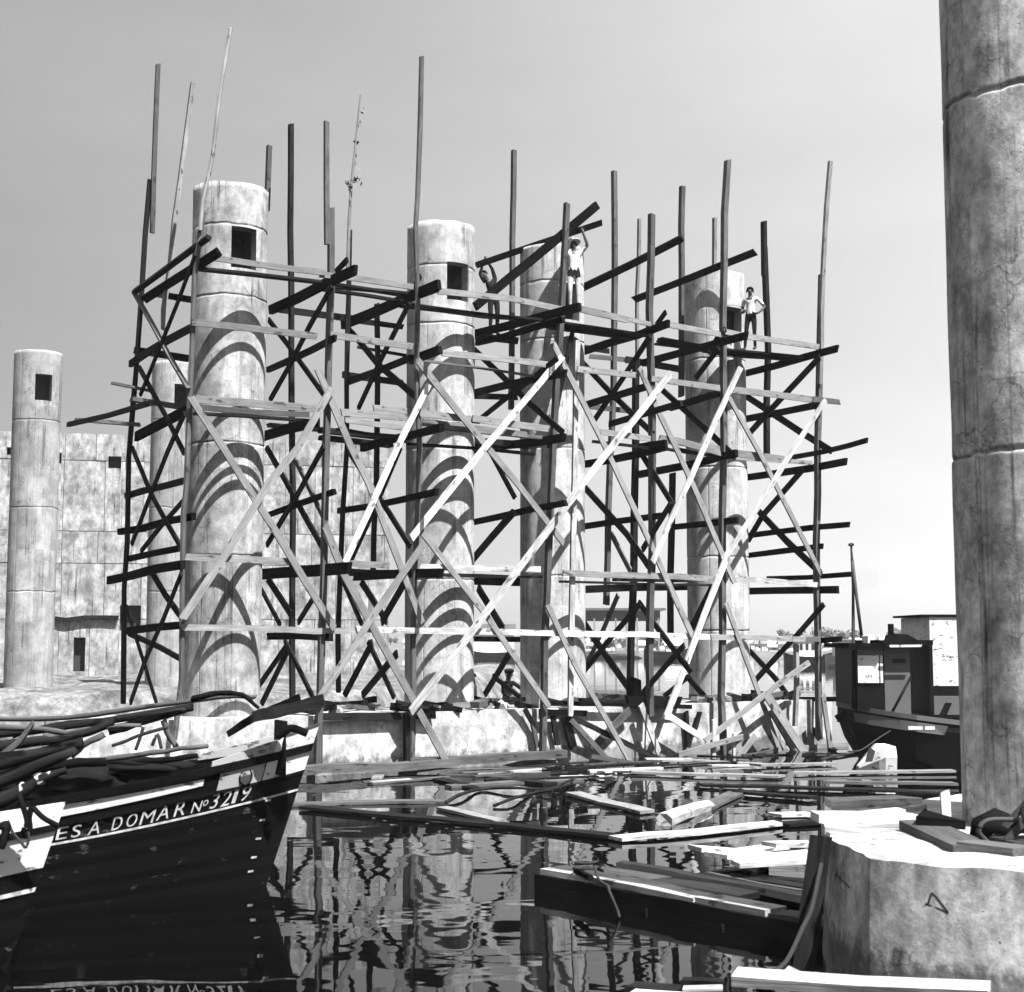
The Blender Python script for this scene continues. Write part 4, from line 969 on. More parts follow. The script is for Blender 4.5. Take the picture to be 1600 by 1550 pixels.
plank_at('mooring_cleat', on_z(898, 1358, .27), on_z(924, 1370, .29), 0.05, 0.05, 'black', raft)

# ------------------------------------------------------------------ things on the near cap
def on_cap(x, y, dz=0.0): return on_z(x, y, ZC + dz)
plank_at('cap_board', on_cap(1432, 1290, .03), on_cap(1525, 1326, .03), 0.30, 0.07, 'mid', None, 'broad grey board lying on the near cap, pointing at the big column')
plank_at('cap_board', on_cap(1508, 1322, .03), on_cap(1600, 1330, .03), 0.22, 0.06, 'mid', None, 'short grey board end at the front edge of the near cap')
up0 = on_cap(1478, 1291, 0.0); up1 = up0 + Vector((0.0, 0.12, 0.26))
plank_at('upright_board', up0, up1, 0.075, 0.045, 'pale', None, 'small white board standing upright left of the big column foot', nrm=Vector((0, 1, 0)))
for i, (x0, y0, x1, y1, w, tone, z) in enumerate([(1288, 1299, 1372, 1303, .17, 'pale', .05), (1300, 1292, 1440, 1288, .26, 'pale', .06), (1275, 1280, 1425, 1277, .28, 'pale', .09), (1300, 1271, 1410, 1268, .2, 'pale', .13), (1292, 1258, 1420, 1252, .3, 'pale', .08), (1420, 1262, 1440, 1263, .24, 'pale', .08), (1440, 1275, 1476, 1276, .7, 'black', .16)]):
    plank_at('stacked_plank', on_z(x0, y0, ZC + z - .06), on_z(x1, y1, ZC + z - .06), w, 0.07, tone, None,
             ['sun bleached plank stub resting on the left rim of the near cap', 'wide bleached plank across the near cap just behind the rim stub', 'longest bleached plank in the heap behind the near cap', 'narrow bleached plank lying on top of the heap behind the near cap', 'bleached plank furthest back in the heap by the near cap', 'stubby pale plank end right of the heap by the near cap', 'black tarred box like baulk between the plank heap and big column'][i], jit=.02)
lb = plank_at('leaning_board', on_y(1282, 1306, 11.2), on_y(1250, 1560, 11.0), 0.16, 0.05, 'dark', None, 'dark formwork board standing against the left face of the near cap', nrm=Vector((-.3, -1, 0)), jit=.006)
rp_ = tube(smooth_path([on_cap(1294, 1303, .02), on_y(1283, 1350, 11.15), on_y(1268, 1420, 10.9), on_y(1254, 1450, 10.8), on_y(1230, 1500, 10.6), on_y(1205, 1524, 10.4)], 5), 0.018, 'hanging_rope', M['rope'], None, 6)
tag(rp_, 'dark rope hanging down the left face of the near cap', 'rope')
cr_ = tube([Vector((NX + 0.80 * math.cos(a), NY + 0.80 * math.sin(a), ZC + 0.02)) for a in [(-2.9 + 2.3 * k / 16) for k in range(17)]], 0.018, 'wire_coil', M['iron'], None, 5)
tag(cr_, 'dark wire lying round the foot of the big right column', 'wire')
# small iron hand winch half out of the frame
wc = on_cap(1592, 1322, 0.0) + Vector((0.05, 0, 0))
win = empty('hand_winch', wc, 'dark iron hand winch on the near cap, cut off by the right edge', 'winch')
box('winch_base', wc + Vector((0.08, 0, .03)), (0.6, 0.3, 0.06), M['iron'], win, .3)
for s in (-1, 1):
    me, Mx = sweep([wc + Vector((-.18, .12 * s, .05)), wc + Vector((0.1, .12 * s, .34))], .05, .02, Vector((0, 1, 0)), 'winch_cheek'); link('winch_cheek', me, M['iron'], win, Mx)
    me, Mx = sweep([wc + Vector((.35, .12 * s, .05)), wc + Vector((0.1, .12 * s, .34))], .05, .02, Vector((0, 1, 0)), 'winch_cheek'); link('winch_cheek', me, M['iron'], win, Mx)
me, Mx = sweep([wc + Vector((.1, -.16, .26)), wc + Vector((.1, .16, .26))], .16, .16, Vector((0, 0, 1)), 'winch_drum', True, 0.0); link('winch_drum', me, M['iron'], win, Mx)
tube([wc + Vector((.1 + .17 * math.cos(a), -.18, .26 + .17 * math.sin(a))) for a in [2 * math.pi * k / 18 for k in range(19)]], .022, 'gear_wheel', M['iron'], win, 6)
o = tube(smooth_path([wc + Vector((-.3, -.1, .03)), wc + Vector((-.38, -.12, .12)), wc + Vector((-.30, -.1, .2)), wc + Vector((-.05, -.1, .2))], 5), .02, 'crank_handle', M['iron'], win, 6)
heap_ = lump('tarred_sack', wc + Vector((-.14, .25, .1)), (.2, .14, .13), M['cloth'], None, .4, 2, 4, 0, True); tag(heap_, 'dark sack slumped beside the winch at the foot of the big column', 'sack')

# boards in the water at the lower right
b0 = on_y(1148, 1527, 9.15); b1 = on_y(1345, 1537, 9.0); b2 = on_y(1545, 1552, 8.8)
pk = plank_at('staging_plank', b0, b2, 0.11, 0.07, 'pale', None, 'long white staging plank at the bottom right in front of the near cap', mids=[b1], nrm=Vector((0, -.35, 1)))
for q in (b0.lerp(b2, .12), b0.lerp(b2, .8)):
    plank_at('stake', Vector((q.x, q.y + .06, -.6)), Vector((q.x, q.y + .06, q.z)), .09, .09, 'wet', pk, nrm=Vector((0, 1, 0)))
plank_at('leaning_board', on_y(1228, 1519, 9.5), on_y(1300, 1545, 9.3), 0.09, .03, 'light', None, 'short grey board tilted on the white staging plank at the bottom', nrm=Vector((0, -.5, 1)))
for x0, y0, x1, y1, w, z, lab in ((985, 1551, 1062, 1556, .20, .10, 'white floating block with nail holes, left one at the bottom edge'), (1066, 1541, 1130, 1544, .13, .12, 'white topped dark floating block, right one at the bottom edge')):
    fb_ = plank_at('floating_block', on_z(x0, y0, z - .07), on_z(x1, y1, z - .07), w, .14, 'wet', None, lab)
    plank_at('block_top', on_z(x0 + 1, y0, z + .012), on_z(x1 - 1, y1, z + .012), w * .94, .02, 'pale', fb_)

# ------------------------------------------------------------------ floating timber between the boats and the scaffold
fl = [
 ([(440, 1258), (560, 1254), (692, 1252)], 6, 'mid', 'thin grey plank floating nearest the lettered bow', .025),
 ([(478, 1261), (640, 1277), (800, 1290), (970, 1308)], 8, 'wet', 'long dark log floating across the middle of the basin', .04),
 ([(690, 1262), (780, 1283)], 5, 'light', 'thin pale lath floating in the middle of the basin', .03),
 ([(962, 1310), (1080, 1301), (1216, 1286)], 10, 'pale', 'bright floating plank meeting the long dark log end', .05),
 ([(1100, 1262), (1152, 1238)], 9, 'mid', 'grey board end floating beyond the white floating log', .04),
 ([(895, 1240), (1012, 1269)], 8, 'light', 'pale plank floating at an angle under the scaffold', .04),
 ([(985, 1206), (1100, 1210), (1222, 1213)], 7, 'light', 'long pale waterline plank under the right scaffold posts', .06),
 ([(1095, 1226), (1250, 1231), (1420, 1236)], 8, 'wet', 'long dark baulk floating right of the fallen braces', .05),
 ([(1150, 1237), (1272, 1247)], 6, 'wet', 'shorter dark baulk floating before the long dark one', .05),
 ([(1210, 1273), (1266, 1272)], 8, 'pale', 'small pale plank floating left of the plank heap', .04),
 ([(1218, 1288), (1300, 1283)], 9, 'wet', 'dark plank floating against the bleached plank heap', .04),
 ([(1240, 1208), (1380, 1206), (1490, 1205)], 9, 'light', 'pale beam floating under the bow of the tug', .05),
 ([(1290, 1222), (1492, 1224)], 12, 'mid', 'broad grey beam floating in front of the tug hull', .06),
 ([(1400, 1238), (1494, 1242)], 14, 'wet', 'dark floating baulk left of the big column', .08),
 ([(1180, 1196), (1300, 1193)], 6, 'light', 'pale lath floating at the right end of the pile cap', .05),
 ([(680, 1216), (745, 1232)], 4, 'dark', 'short dark stick floating left of the driftwood branches', .02),
 ([(787, 1218), (860, 1225)], 5, 'dark', 'dark stick floating behind the driftwood branches', .02),
 ([(700, 1229), (800, 1222), (905, 1219)], 5, 'mid', 'thin grey floating pole below the white cap', .02),
]
for pts, w, tone, lab, z in fl:
    P = [on_z(x, y, z) for x, y in pts]; Y = P[len(P) // 2].y
    # visible pixel height of a flat board foreshortens: size from the pixel height and the viewing angle
    wd = max(.08, min(.3, w * Y / F / max(.07, CAMZ / Y) * .55))
    plank_at('floating_plank', P[0], P[-1], wd, .045, tone, None, lab, mids=P[1:-1], jit=.005)
for pts, w, lab in (([(697, 1254), (720, 1241), (752, 1233), (800, 1231), (856, 1233), (884, 1222), (903, 1214)], 6, 'twisted driftwood branch floating in front of the pile cap'),
                    ([(772, 1259), (800, 1248), (829, 1240), (860, 1234), (893, 1225)], 5, 'second thin driftwood branch floating below the twisted one')):
    o = tube(smooth_path([on_z(x, y, .03 + .05 * (i % 2)) for i, (x, y) in enumerate(pts)], 4), w * 25 / F / 2, 'driftwood_branch', M['dark'], None, 6, taper=.6); tag(o, lab, 'driftwood')
lg = plank_at('floating_log', on_z(1035, 1284, .06), on_z(1104, 1258, .06), .26, .26, 'pale', None, 'white barked log end floating in the middle right', 'log', None, .02, pole=True)
# waling raft along the foot of the cap
wr = [(on_s(448, 1203, -1.75), on_s(712, 1186, -1.75)), (on_s(640, 1185, -1.6), on_s(880, 1176, -1.6))]
for i, (p0, p1) in enumerate(wr):
    p0.z = p1.z = .16 + .05 * i
    plank_at('waling_beam', p0, p1, .34, .16, 'mid', None, ['grey waling beam along the water foot of the pile cap, left piece', 'grey waling beam along the pile cap, right piece behind the left one'][i], 'beam', jit=.02)

# ------------------------------------------------------------------ fallen timber at the right half of the cap
fb = [
 ([(984, 1110), (931, 1164)], 12, 'mid', 'grey board slanting down left against the cap under the right bays', -1.5),
 ([(894, 1121), (1048, 1195)], 8, 'dark', 'long dark board sloping down right into the water under the scaffold', -1.65),
 ([(1001, 1101), (1028, 1176)], 10, 'pale', 'pale board leaning steeply beside the black pile', -1.6),
 ([(1040, 1117), (1093, 1150)], 10, 'pale', 'short pale board sloping right in front of the white cap', -1.7),
 ([(1115, 1124), (1115, 1212)], 7, 'pale', 'bright upright lath standing in the water at the right bays', -1.9),
 ([(1147, 1145), (1147, 1202)], 5, 'pale', 'thin bright upright lath right of the other bright one', -1.9),
 ([(1286, 1086), (1302, 1202)], 9, 'light', 'leaning pale stake just outside the right end of the scaffold', -1.9),
 ([(893, 1125), (966, 1206)], 8, 'mid', 'grey board leaning down right beneath the long dark board', -1.8),
 ([(1060, 1180), (1160, 1150)], 8, 'light', 'pale board lying low across the fallen braces at the right', -2.0),
 ([(1110, 1199), (1215, 1172)], 8, 'mid', 'grey board lying low near the water at the right bays', -2.1),
 ([(1140, 1205), (1180, 1150)], 9, 'light', 'pale tilted board between the two bright laths and right end', -2.0),
 ([(925, 1180), (1010, 1196)], 7, 'mid', 'grey board half sunk at the cap foot under the middle bays', -1.9),
 ([(1250, 1168), (1325, 1164)], 7, 'light', 'pale rail at the right end of the cap above the water', -1.4),
 ([(1205, 1110), (1240, 1170)], 11, 'dark', 'dark board leaning on the right end of the cap', -1.5),
]
for pts, w, tone, lab, s in fb:
    P = [on_s(x, y, s) for x, y in pts]
    me, Mx = sweep(P, w * P[0].y / F, .05, V, 'fallen_board', False, .008); tag(link('fallen_board', me, M[tone], None, Mx), lab, 'board', 'boards fallen about the right half of the pile cap')
# scrap lying on top of the cap
random.seed(23)
for i in range(64):
    a = random.uniform(1.2, 14.9); s = random.uniform(-1.1, -0.5) if random.random() < .6 else random.uniform(.6, 1.1)
    if min(abs(a - q) for q in (0, 5.07, 8.13, 13.22)) < 0.95 and abs(s) < .95: s = -1.05
    c = O + U * a + V * s + Vector((0, 0, ZC + random.uniform(.03, .16)))
    an = random.uniform(-.6, .6) + math.atan2(U.y, U.x); ln = random.uniform(.3, .9)
    d = Vector((math.cos(an), math.sin(an), random.uniform(-.25, .25))) * ln
    tn = random.choice(['dark', 'dark', 'black', 'black', 'mid', 'light'])
    zn = 'between first and second columns' if a < 5.07 else 'between second and third columns' if a < 8.13 else 'between third and fourth columns' if a < 13.22 else 'right of the fourth column'
    o = plank_at('scrap_board', c - d / 2, c + d / 2, random.uniform(.08, .28), random.uniform(.03, .16), tn, None,
                 {'dark': 'dark', 'black': 'black', 'mid': 'weathered grey', 'light': 'pale'}[tn] + ' scrap board on the ' + ('front' if s < 0 else 'back') + ' cap edge ' + zn, 'board', 'scrap timber strewn on the pile cap', jit=.01)
for i in range(16):
    a = random.uniform(-1.5, 14.8); s = random.uniform(-1.15, -.8)
    o = lump('rubble_stone', O + U * a + V * s + Vector((0, 0, ZC + .06)), (random.uniform(.06, .2), random.uniform(.06, .15), random.uniform(.05, .12)), M['cap'], None, .5, 1, i)
    tag(o, 'lump of rubble on the front edge of the pile cap ' + ('left of the second column' if a < 5.07 else 'between second and third columns' if a < 8.13 else 'right of the third column'), 'rubble', 'rubble on the pile cap')
random.seed(11)

# thin broken boards drifting along the foot of the scaffold
random.seed(41)
for i in range(40):
    a = random.uniform(1.5, 16.5); s = random.uniform(-4.6, -1.9)
    c = O + U * a + V * s + Vector((0, 0, random.uniform(.01, .035))); an = math.atan2(U.y, U.x) + random.choice((random.uniform(-.45, .45), random.uniform(-1.2, 1.2))); ln = random.uniform(.5, 2.4)
    d = Vector((math.cos(an), math.sin(an), random.uniform(-.02, .02))) * ln
    tn = random.choice(['mid', 'mid', 'light', 'wet', 'dark', 'pale'])
    zn = 'left of the second column' if a < 5 else 'before the two middle columns' if a < 9.5 else 'before the right column' if a < 14 else 'right of the scaffold'
    plank_at('drifting_board', c - d / 2, c + d / 2, random.uniform(.06, .2), .03, tn, None,
             {'mid': 'weathered grey', 'light': 'light grey', 'wet': 'wet black', 'dark': 'dark', 'pale': 'pale'}[tn] + ' thin board drifting at the scaffold foot ' + zn, 'board', 'thin boards drifting at the scaffold foot', jit=.006)

# chips and scum drifting on the basin: nobody could count them
random.seed(77)
vs_, fs = [], []
for i in range(420):
    x = random.gauss(760, 260) if i % 2 else random.uniform(430, 1260); y = 1195 + abs(random.gauss(0, 75))
    if y > 1500 or x < 440 or x > 1250: continue
    c = on_z(x, y, .006); s_ = random.uniform(.015, .05); an = random.uniform(0, 6.3); k = len(vs_)
    for j in range(4):
        q = an + j * 1.57; vs_.append(c + Vector((math.cos(q) * s_ * random.uniform(.5, 1.6), math.sin(q) * s_, random.uniform(0, .012))))
    fs.append((k, k + 1, k + 2, k + 3))
fc_ = link('floating_chips', mesh_from('floating_chips', vs_, fs), M['mid']); fc_['kind'] = 'stuff'
# ------------------------------------------------------------------ small work tug, right
YT = 33.0
def ty(x, y, dy=0.0): return on_y(x, y, YT + dy)
tug = empty('work_tug', on_z(1400, 1185, 0), 'black work tug with grey cabin, funnel and mast, left of the big column', 'tug')
def loft(name, secs, mat, parent, close=True):
    vs_, fs = [], []; o = secs[0][0]
    n = len(secs[0])
    for s in secs:
        for p in s: vs_.append(p - o)
    for i in range(len(secs) - 1):
        for j in range(n - 1):
            a = i * n + j; fs.append((a, a + 1, a + n + 1, a + n))
    fs.append(tuple(range(n))); fs.append(tuple(range((len(secs) - 1) * n + n - 1, (len(secs) - 1) * n - 1, -1)))
    return link(name, mesh_from(name, vs_, fs), mat, parent, Matrix.Translation(o))
x_left, x_right = ty(1309, 1110).x, ty(1600, 1110).x
secs = []
for i in range(15):
    f = i / 14; x = x_left + (x_right - x_left) * f ** 1.15
    zt = ty(1309 + 291 * f ** 1.15, 1101 + 22 * min(1, f * 1.7)).z
    b = 1.75 * min(1.0, (f / .35)) ** .6 if f > 0 else .05
    zb = zt - .25 - 1.9 * min(1.0, (f / .45)) ** .8
    xi = lambda z: x
    secs.append([Vector((x, YT - b * k, z)) for k, z in ((1.0, zt), (1.02, zt - .22), (.92, zt - .25 - (zt - .25 - zb) * .4), (.45, zb), (0, zb - .05), (-.45, zb), (-.92, zt - .25 - (zt - .25 - zb) * .4), (-1.02, zt - .22), (-1.0, zt))])
loft('hull', secs, M['tug'], tug)
gw = [Vector((s[0].x, s[0].y - .03, s[0].z)) for s in secs]
me, Mx = sweep(gw, .10, .06, Vector((0, 1, 0)), 'rub_rail', False, 0.0, 1, 3); link('rub_rail', me, M['tuggrey'], tug, Mx)
pl2 = [Vector((s[1].x, s[1].y - .02, s[1].z + .02)) for s in secs[1:8]]
me, Mx = sweep(pl2, .2, .03, Vector((0, 1, 0)), 'grey_strake', False, 0.0, 1, 3); link('grey_strake', me, M['tuggrey'], tug, Mx)
yf = YT - 1.1
def tb(name, x0, y0, x1, y1, dep, mat, parent=None, off=0.0):
    a, b = on_y(x0, y1, yf + off), on_y(x1, y0, yf + off)
    return box(name, ((a.x + b.x) / 2, yf + off + dep / 2, (a.z + b.z) / 2), (abs(b.x - a.x), dep, abs(b.z - a.z)), M[mat], parent or tug)
fc = tb('fore_cabin', 1340, 1011, 1381, 1110, 2.1, 'tug')
w = tb('white_screen', 1340, 1012, 1380, 1024, .03, 'tuggrey', fc, -.05)
w = tb('white_screen', 1341, 1024, 1373, 1067, .03, 'white', fc, -.05)
w = tb('white_screen', 1376, 1024, 1379, 1067, .03, 'white', fc, -.05)
for x in (1333, 1337): 
    p0, p1 = on_y(x, 1016, yf + .2), on_y(x, 1108, yf + .2); me, Mx = sweep([p1, p0], .08, .08, Vector((0, 1, 0)), 'cabin_post'); link('cabin_post', me, M['tug'], tug, Mx)
for x, ch in ((1352, 'Y'), (1356, 'P'), (1360, '2')):
    cu = bpy.data.curves.new('mark', 'FONT'); cu.body = ch; cu.size = .09
    to = bpy.data.objects.new('mark_tmp', cu); col.objects.link(to); dg = bpy.context.evaluated_depsgraph_get(); dg.update()
    me = bpy.data.meshes.new_from_object(to.evaluated_get(dg)); bpy.data.objects.remove(to)
    link('letter', me, M['void'], fc, Matrix.Translation(on_y(x, 1059, yf - .06)) @ Matrix.Rotation(math.pi / 2, 4, 'X'))
ac = tb('aft_cabin', 1381, 1008, 1421, 1118, 2.2, 'tuggrey', None, .05)
tb('aft_wall', 1421, 1008, 1457, 1118, .1, 'tug', None, 2.2)
tb('side_wall', 1454, 1008, 1457, 1118, 2.1, 'tug', None, .1)
tb('cabin_window', 1395, 1029, 1415, 1036, .04, 'void', ac, .02)
tb('cabin_roof', 1326, 1005, 1384, 1012, 2.5, 'black', None, -.25)
tb('cabin_roof', 1378, 1000, 1458, 1008, 2.6, 'black', None, -.25)
me, Mx = sweep([on_y(1390, 1009, yf - .3), on_y(1440, 1009, yf - .3)], .05, .03, Vector((0, 1, 0)), 'roof_edge'); link('roof_edge', me, M['white'], tug, Mx)
loft('roof_hatch', [[on_y(x, y, YT + d) for x, y in ((1381, 1000), (1383, 992), (1395, 990), (1418, 991), (1434, 1000))] for d in (-.8, .5)], M['black'], tug)
me, Mx = sweep([on_y(1392, 996, YT - .2), on_y(1392, 975, YT - .2)], .14, .14, Vector((0, 1, 0)), 'funnel', True, 0); link('funnel', me, M['black'], tug, Mx)
me, Mx = sweep([on_y(1333, 1008, YT + .2), on_y(1333, 920, YT + .2), on_y(1330, 851, YT + .2)], .085, .085, Vector((0, 1, 0)), 'mast', True, 0.0, .6); link('mast', me, M['mid'], tug, Mx)
lump('mast_cap', on_y(1330, 851, YT + .2), (.08, .08, .05), M['iron'], tug, .1, 1)
tube([on_y(1332, 876, YT + .1), on_y(1339, 935, YT + .1), on_y(1347, 998, YT + .1)], .04, 'boom', M['mid'], tug, 5)
tube([on_y(1331, 858, YT + .1), on_y(1336, 905, YT + .1)], .012, 'stay_wire', M['iron'], tug, 4)
tube([on_y(1423, 1058, yf - .1), on_y(1394, 1112, yf - .3)], .03, 'cabin_strut', M['tug'], tug, 5)
for x0, x1 in ((1419, 1441), (1445, 1460)):
    a, b = on_y(x0, 1140, YT - 1.80), on_y(x1, 1135, YT - 1.80)
    box('name_plate', ((a.x + b.x) / 2, a.y, (a.z + b.z) / 2), (b.x - a.x, .05, .07), M['white'], tug)
for (x0, y0, x1, y1) in ((1306, 1122, 1335, 1104), (1310, 1128, 1318, 1110)):
    me, Mx = sweep([on_y(x0, y0, YT - .3), on_y(x1, y1, YT - .3)], .09, .06, Vector((0, 1, 0)), 'stern_timber'); link('stern_timber', me, M['tug'], tug, Mx)
for x0, y0, x1, y1 in ((1331, 1140, 1339, 1166), (1330, 1140, 1331, 1165)): tube([on_y(x0, y0, YT - .6), on_y(x1, y1, YT - .6)], .012, 'stay_wire', M['iron'], tug, 4)
box('white_bundle', on_y(1357, 1006, YT - .2) + Vector((0, 0, .05)), (.16, .3, .28), M['white'], tug, .2, .02)
# mooring line of the tug
o = tube(smooth_path([on_y(1391, 1142, 31.3), on_y(1370, 1155, 30.8), on_y(1345, 1172, 30.2), on_y(1325, 1174, 29.8)], 4), .016, 'mooring_line', M['rope'], None, 5); tag(o, 'dark mooring line running from the tug down to the floating timber', 'rope')
# white skiff end with dark hole floating before the tug
sk = empty('white_skiff', on_z(1372, 1198, 0), 'small white skiff lying bow on before the tug, its dark well showing', 'skiff')
secs = []
c0, c1 = on_y(1340, 1196, 30.5), on_y(1392, 1196, 30.5)
for i in range(7):
    f = i / 6; x = c0.x + (c1.x - c0.x) * f; h = .10 + .42 * min(1, f * 1.5); b = .12 + .35 * min(1, f * 1.6)
    secs.append([Vector((x, 30.5 - b, .0)), Vector((x, 30.5 - b * 1.1, h * .6)), Vector((x, 30.5 - b * .9, h)), Vector((x, 30.5 + b * .9, h)), Vector((x, 30.5 + b, 0))])
loft('hull', secs, M['white'], sk)
bx_ = on_y(1359, 1182, 30.5 - .5); me, Mx = sweep([on_y(1357, 1190, 30.0), on_y(1362, 1170, 30.0)], .13, .06, Vector((0, 1, 0)), 'dark_well'); link('dark_well', me, M['void'], sk, Mx)
# white deckhouse vessel behind the big column
YD = 41.0
dh = empty('white_barge', on_z(1500, 1150, 0) * 0 + Vector((on_y(1500, 1000, YD).x, YD, 0)), 'barge with tall white deckhouse and thin flat roof, partly behind the big column', 'barge')
def db(name, x0, y0, x1, y1, dep, mat, off=0.0):
    a, b = on_y(x0, y1, YD + off), on_y(x1, y0, YD + off)
    return box(name, ((a.x + b.x) / 2, YD + off + dep / 2, (a.z + b.z) / 2), (abs(b.x - a.x), dep, abs(b.z - a.z)), M[mat], dh)
db('deckhouse', 1455, 964, 1600, 1072, 3.0, 'white')
db('deckhouse_roof', 1440, 960, 1615, 963.5, 3.1, 'black', -.05)
db('bulwark', 1440, 1072, 1680, 1088, 3.4, 'black', -.2)
db('hull', 1430, 1088, 1700, 1160, 3.8, 'tuggrey', -.4)
me, Mx = sweep([on_y(1472, 1122, YD - .6), on_y(1482, 1098, YD - .6)], .16, .08, Vector((0, 1, 0)), 'bitt'); link('bitt', me, M['black'], dh, Mx)

# ------------------------------------------------------------------ far shore: trees, houses, sheds, moored craft
random.seed(31)
def tree_proto(seed, h, w, n=280):
    rnd = random.Random(seed)
    bm = bmesh.new(); cl_ = [(Vector((rnd.gauss(0, w * .28), rnd.gauss(0, w * .28), h * rnd.uniform(.45, .92))), w * rnd.uniform(.18, .34)) for _ in range(9)]
    vs_, fs = [], []
    for i in range(n):
        c, r = rnd.choice(cl_); d = Vector([rnd.gauss(0, 1) for _ in range(3)]).normalized(); p = c + d * r * rnd.uniform(.55, 1.0)
        e = d.orthogonal().normalized(); f = d.cross(e); s = w * rnd.uniform(.06, .12); an = rnd.uniform(0, 6.3); e, f = e * math.cos(an) + f * math.sin(an), f * math.cos(an) - e * math.sin(an)
        k = len(vs_); vs_ += [p + e * s, p + f * s * .8, p - e * s, p - f * s * .8 + d * s * .4]; fs.append((k, k + 1, k + 2, k + 3))
    bm.free(); crown = mesh_from('crown', vs_, fs); crown.materials.append(M['leaf'])
    tv, tf = [], []
    segs = [(0, .05 * w), (h * .3, .04 * w), (h * .7, .02 * w)]
    for z, r in segs:
        for j in range(6): tv.append((r * math.cos(j * 1.047) + .02 * w * z / h, r * math.sin(j * 1.047), z))
    for i in range(2):
        for j in range(6): a = i * 6 + j; b = i * 6 + (j + 1) % 6; tf.append((a, b, b + 6, a + 6))
    trunk = mesh_from('trunk', tv, tf); trunk.materials.append(M['bark'])
    return crown, trunk
protos = [tree_proto(i, 5.0 + i * .5, 4.6 + (i % 3) * 1.2) for i in range(5)]
def shore_z(x, y): return shoref(x, y)
for i in range(40):
    px = random.uniform(560, 1560) if i > 12 else random.uniform(900, 1500)
    Y = random.uniform(232, 420); p = on_y(px, 1000, Y); p.z = shore_z(p.x, Y) - .1
    if 1100 < px < 1150: continue
    cr_, tr_ = protos[i % 5]
    zone = 'seen left of the third column' if px < 805 else 'seen between the two right columns' if px < 1120 else 'seen between right column and tug mast' if px < 1332 else 'seen above the tug and its cabin'
    t = empty('shore_tree', p, 'hazy tree on the far shore, ' + zone, 'tree', 'trees along the far shore', random.uniform(0, 6))
    k = random.uniform(.22, .55) * Y / 300; t.scale = (k * 1.25, k * 1.25, k)
    a = link('crown', cr_, None, t, None); a.matrix_basis = Matrix.Identity(4)
    b = link('trunk', tr_, None, t, None); b.matrix_basis = Matrix.Identity(4)
def house(px, Y, wpx, hpx, roof, lab, grp=None, flat=False, dark=False):
    p = on_y(px, 1000, Y); w = wpx * Y / F; h = hpx * Y / F; z = shore_z(p.x, Y) - .3
    r = empty('shore_house', (p.x, Y, z), lab, 'house', grp)
    d = w * .7; h2 = h + .3
    box('wall', (p.x, Y, z + h2 / 2), (w, d, h2), M['roofm' if dark else 'house'], r)
    if flat: box('roof', (p.x, Y, z + h2 + .12), (w + .5, d + .5, .24), M['roofm'], r)
    else:
        rv = [(-w / 2 - .3, -d / 2 - .3, 0), (w / 2 + .3, -d / 2 - .3, 0), (w / 2 + .3, d / 2 + .3, 0), (-w / 2 - .3, d / 2 + .3, 0), (-w / 2 - .1, 0, roof), (w / 2 + .1, 0, roof)]
        link('roof', mesh_from('roof', rv, [(0, 1, 5, 4), (2, 3, 4, 5), (0, 4, 3), (1, 2, 5), (3, 2, 1, 0)]), M['roofm' if random.random() < .6 else 'house'], r, Matrix.Translation((p.x, Y, z + h2)))
    n = max(1, int(w / 2.2))
    for k in range(n):
        box('window', (p.x - w / 2 + w * (k + .5) / n, Y - d / 2 - .02, z + .3 + h * .55), (min(.8, w / n * .45), .06, h * .32), M['glassd'], r)
gl = 'small pale far shore house'; gg = 'small houses on the far shore'
HX = [925, 950, 1010, 1040, 1175, 1200, 1225, 1255, 1300, 1360, 1385, 1405, 1430, 760, 785, 640, 960, 985, 1190, 1215, 1240, 1330, 1350, 1420, 1280, 1318, 912, 938, 972, 1020, 1052, 1182, 1208, 1232, 1248, 1262, 1292, 1340, 1372, 1395, 1442, 770, 1228, 1188]
for i in range(len(HX)):
    house(HX[i], random.uniform(226, 330), random.uniform(12, 26), random.uniform(6, 11), random.uniform(.5, 1.3), gl + (', left of the third column' if HX[i] < 805 else ', between the two right columns' if HX[i] < 1120 else ', between right column and tug mast' if HX[i] < 1332 else ', above the tug cabin'), gg)
house(1195, 300, 30, 10, 1.2, 'bright low warehouse on the far shore right of the right column', None, True)
house(1385, 280, 22, 13, 1.2, 'pale house standing highest on the far shore above the tug roof', None)
# long dark quay shed seen between the scaffold posts
p = on_y(975, 1000, 222); sh = empty('quay_shed', (p.x, 224, 0.4), 'long dark flat roofed shed on the far quay, framed by the scaffold', 'shed')
z0 = on_y(975, 968, 222).z; z1 = on_y(975, 952, 222).z; x0 = on_y(905, 960, 222).x; x1 = on_y(1034, 960, 222).x
box('roof', ((x0 + x1) / 2, 226, z1), (x1 - x0 + 1, 11, .35), M['tuggrey'], sh)
box('wall', ((x0 + x1) / 2, 226, (z0 + z1) / 2 - .2), (x1 - x0 - .6, 9, z1 - z0 - .1), M['dark'], sh)
for k in range(8): box('post', (x0 + .6 + (x1 - x0 - 1.2) * k / 7, 220.9, (z0 + .3) / 2), (.25, .25, z0 - .3 + .4), M['roofm'], sh)
p = on_y(770, 1000, 222); x0, x1 = on_y(735, 960, 222).x, on_y(803, 960, 222).x
sh = empty('quay_shed', ((x0 + x1) / 2, 226, .4), 'pale quay shed with dark upper band left of the third column', 'shed')
box('wall', ((x0 + x1) / 2, 226, 1.9), (x1 - x0, 8, 3.2), M['house'], sh); box('roof', ((x0 + x1) / 2, 226, 4.2), (x1 - x0 + .6, 9, 1.4), M['roofm'], sh)
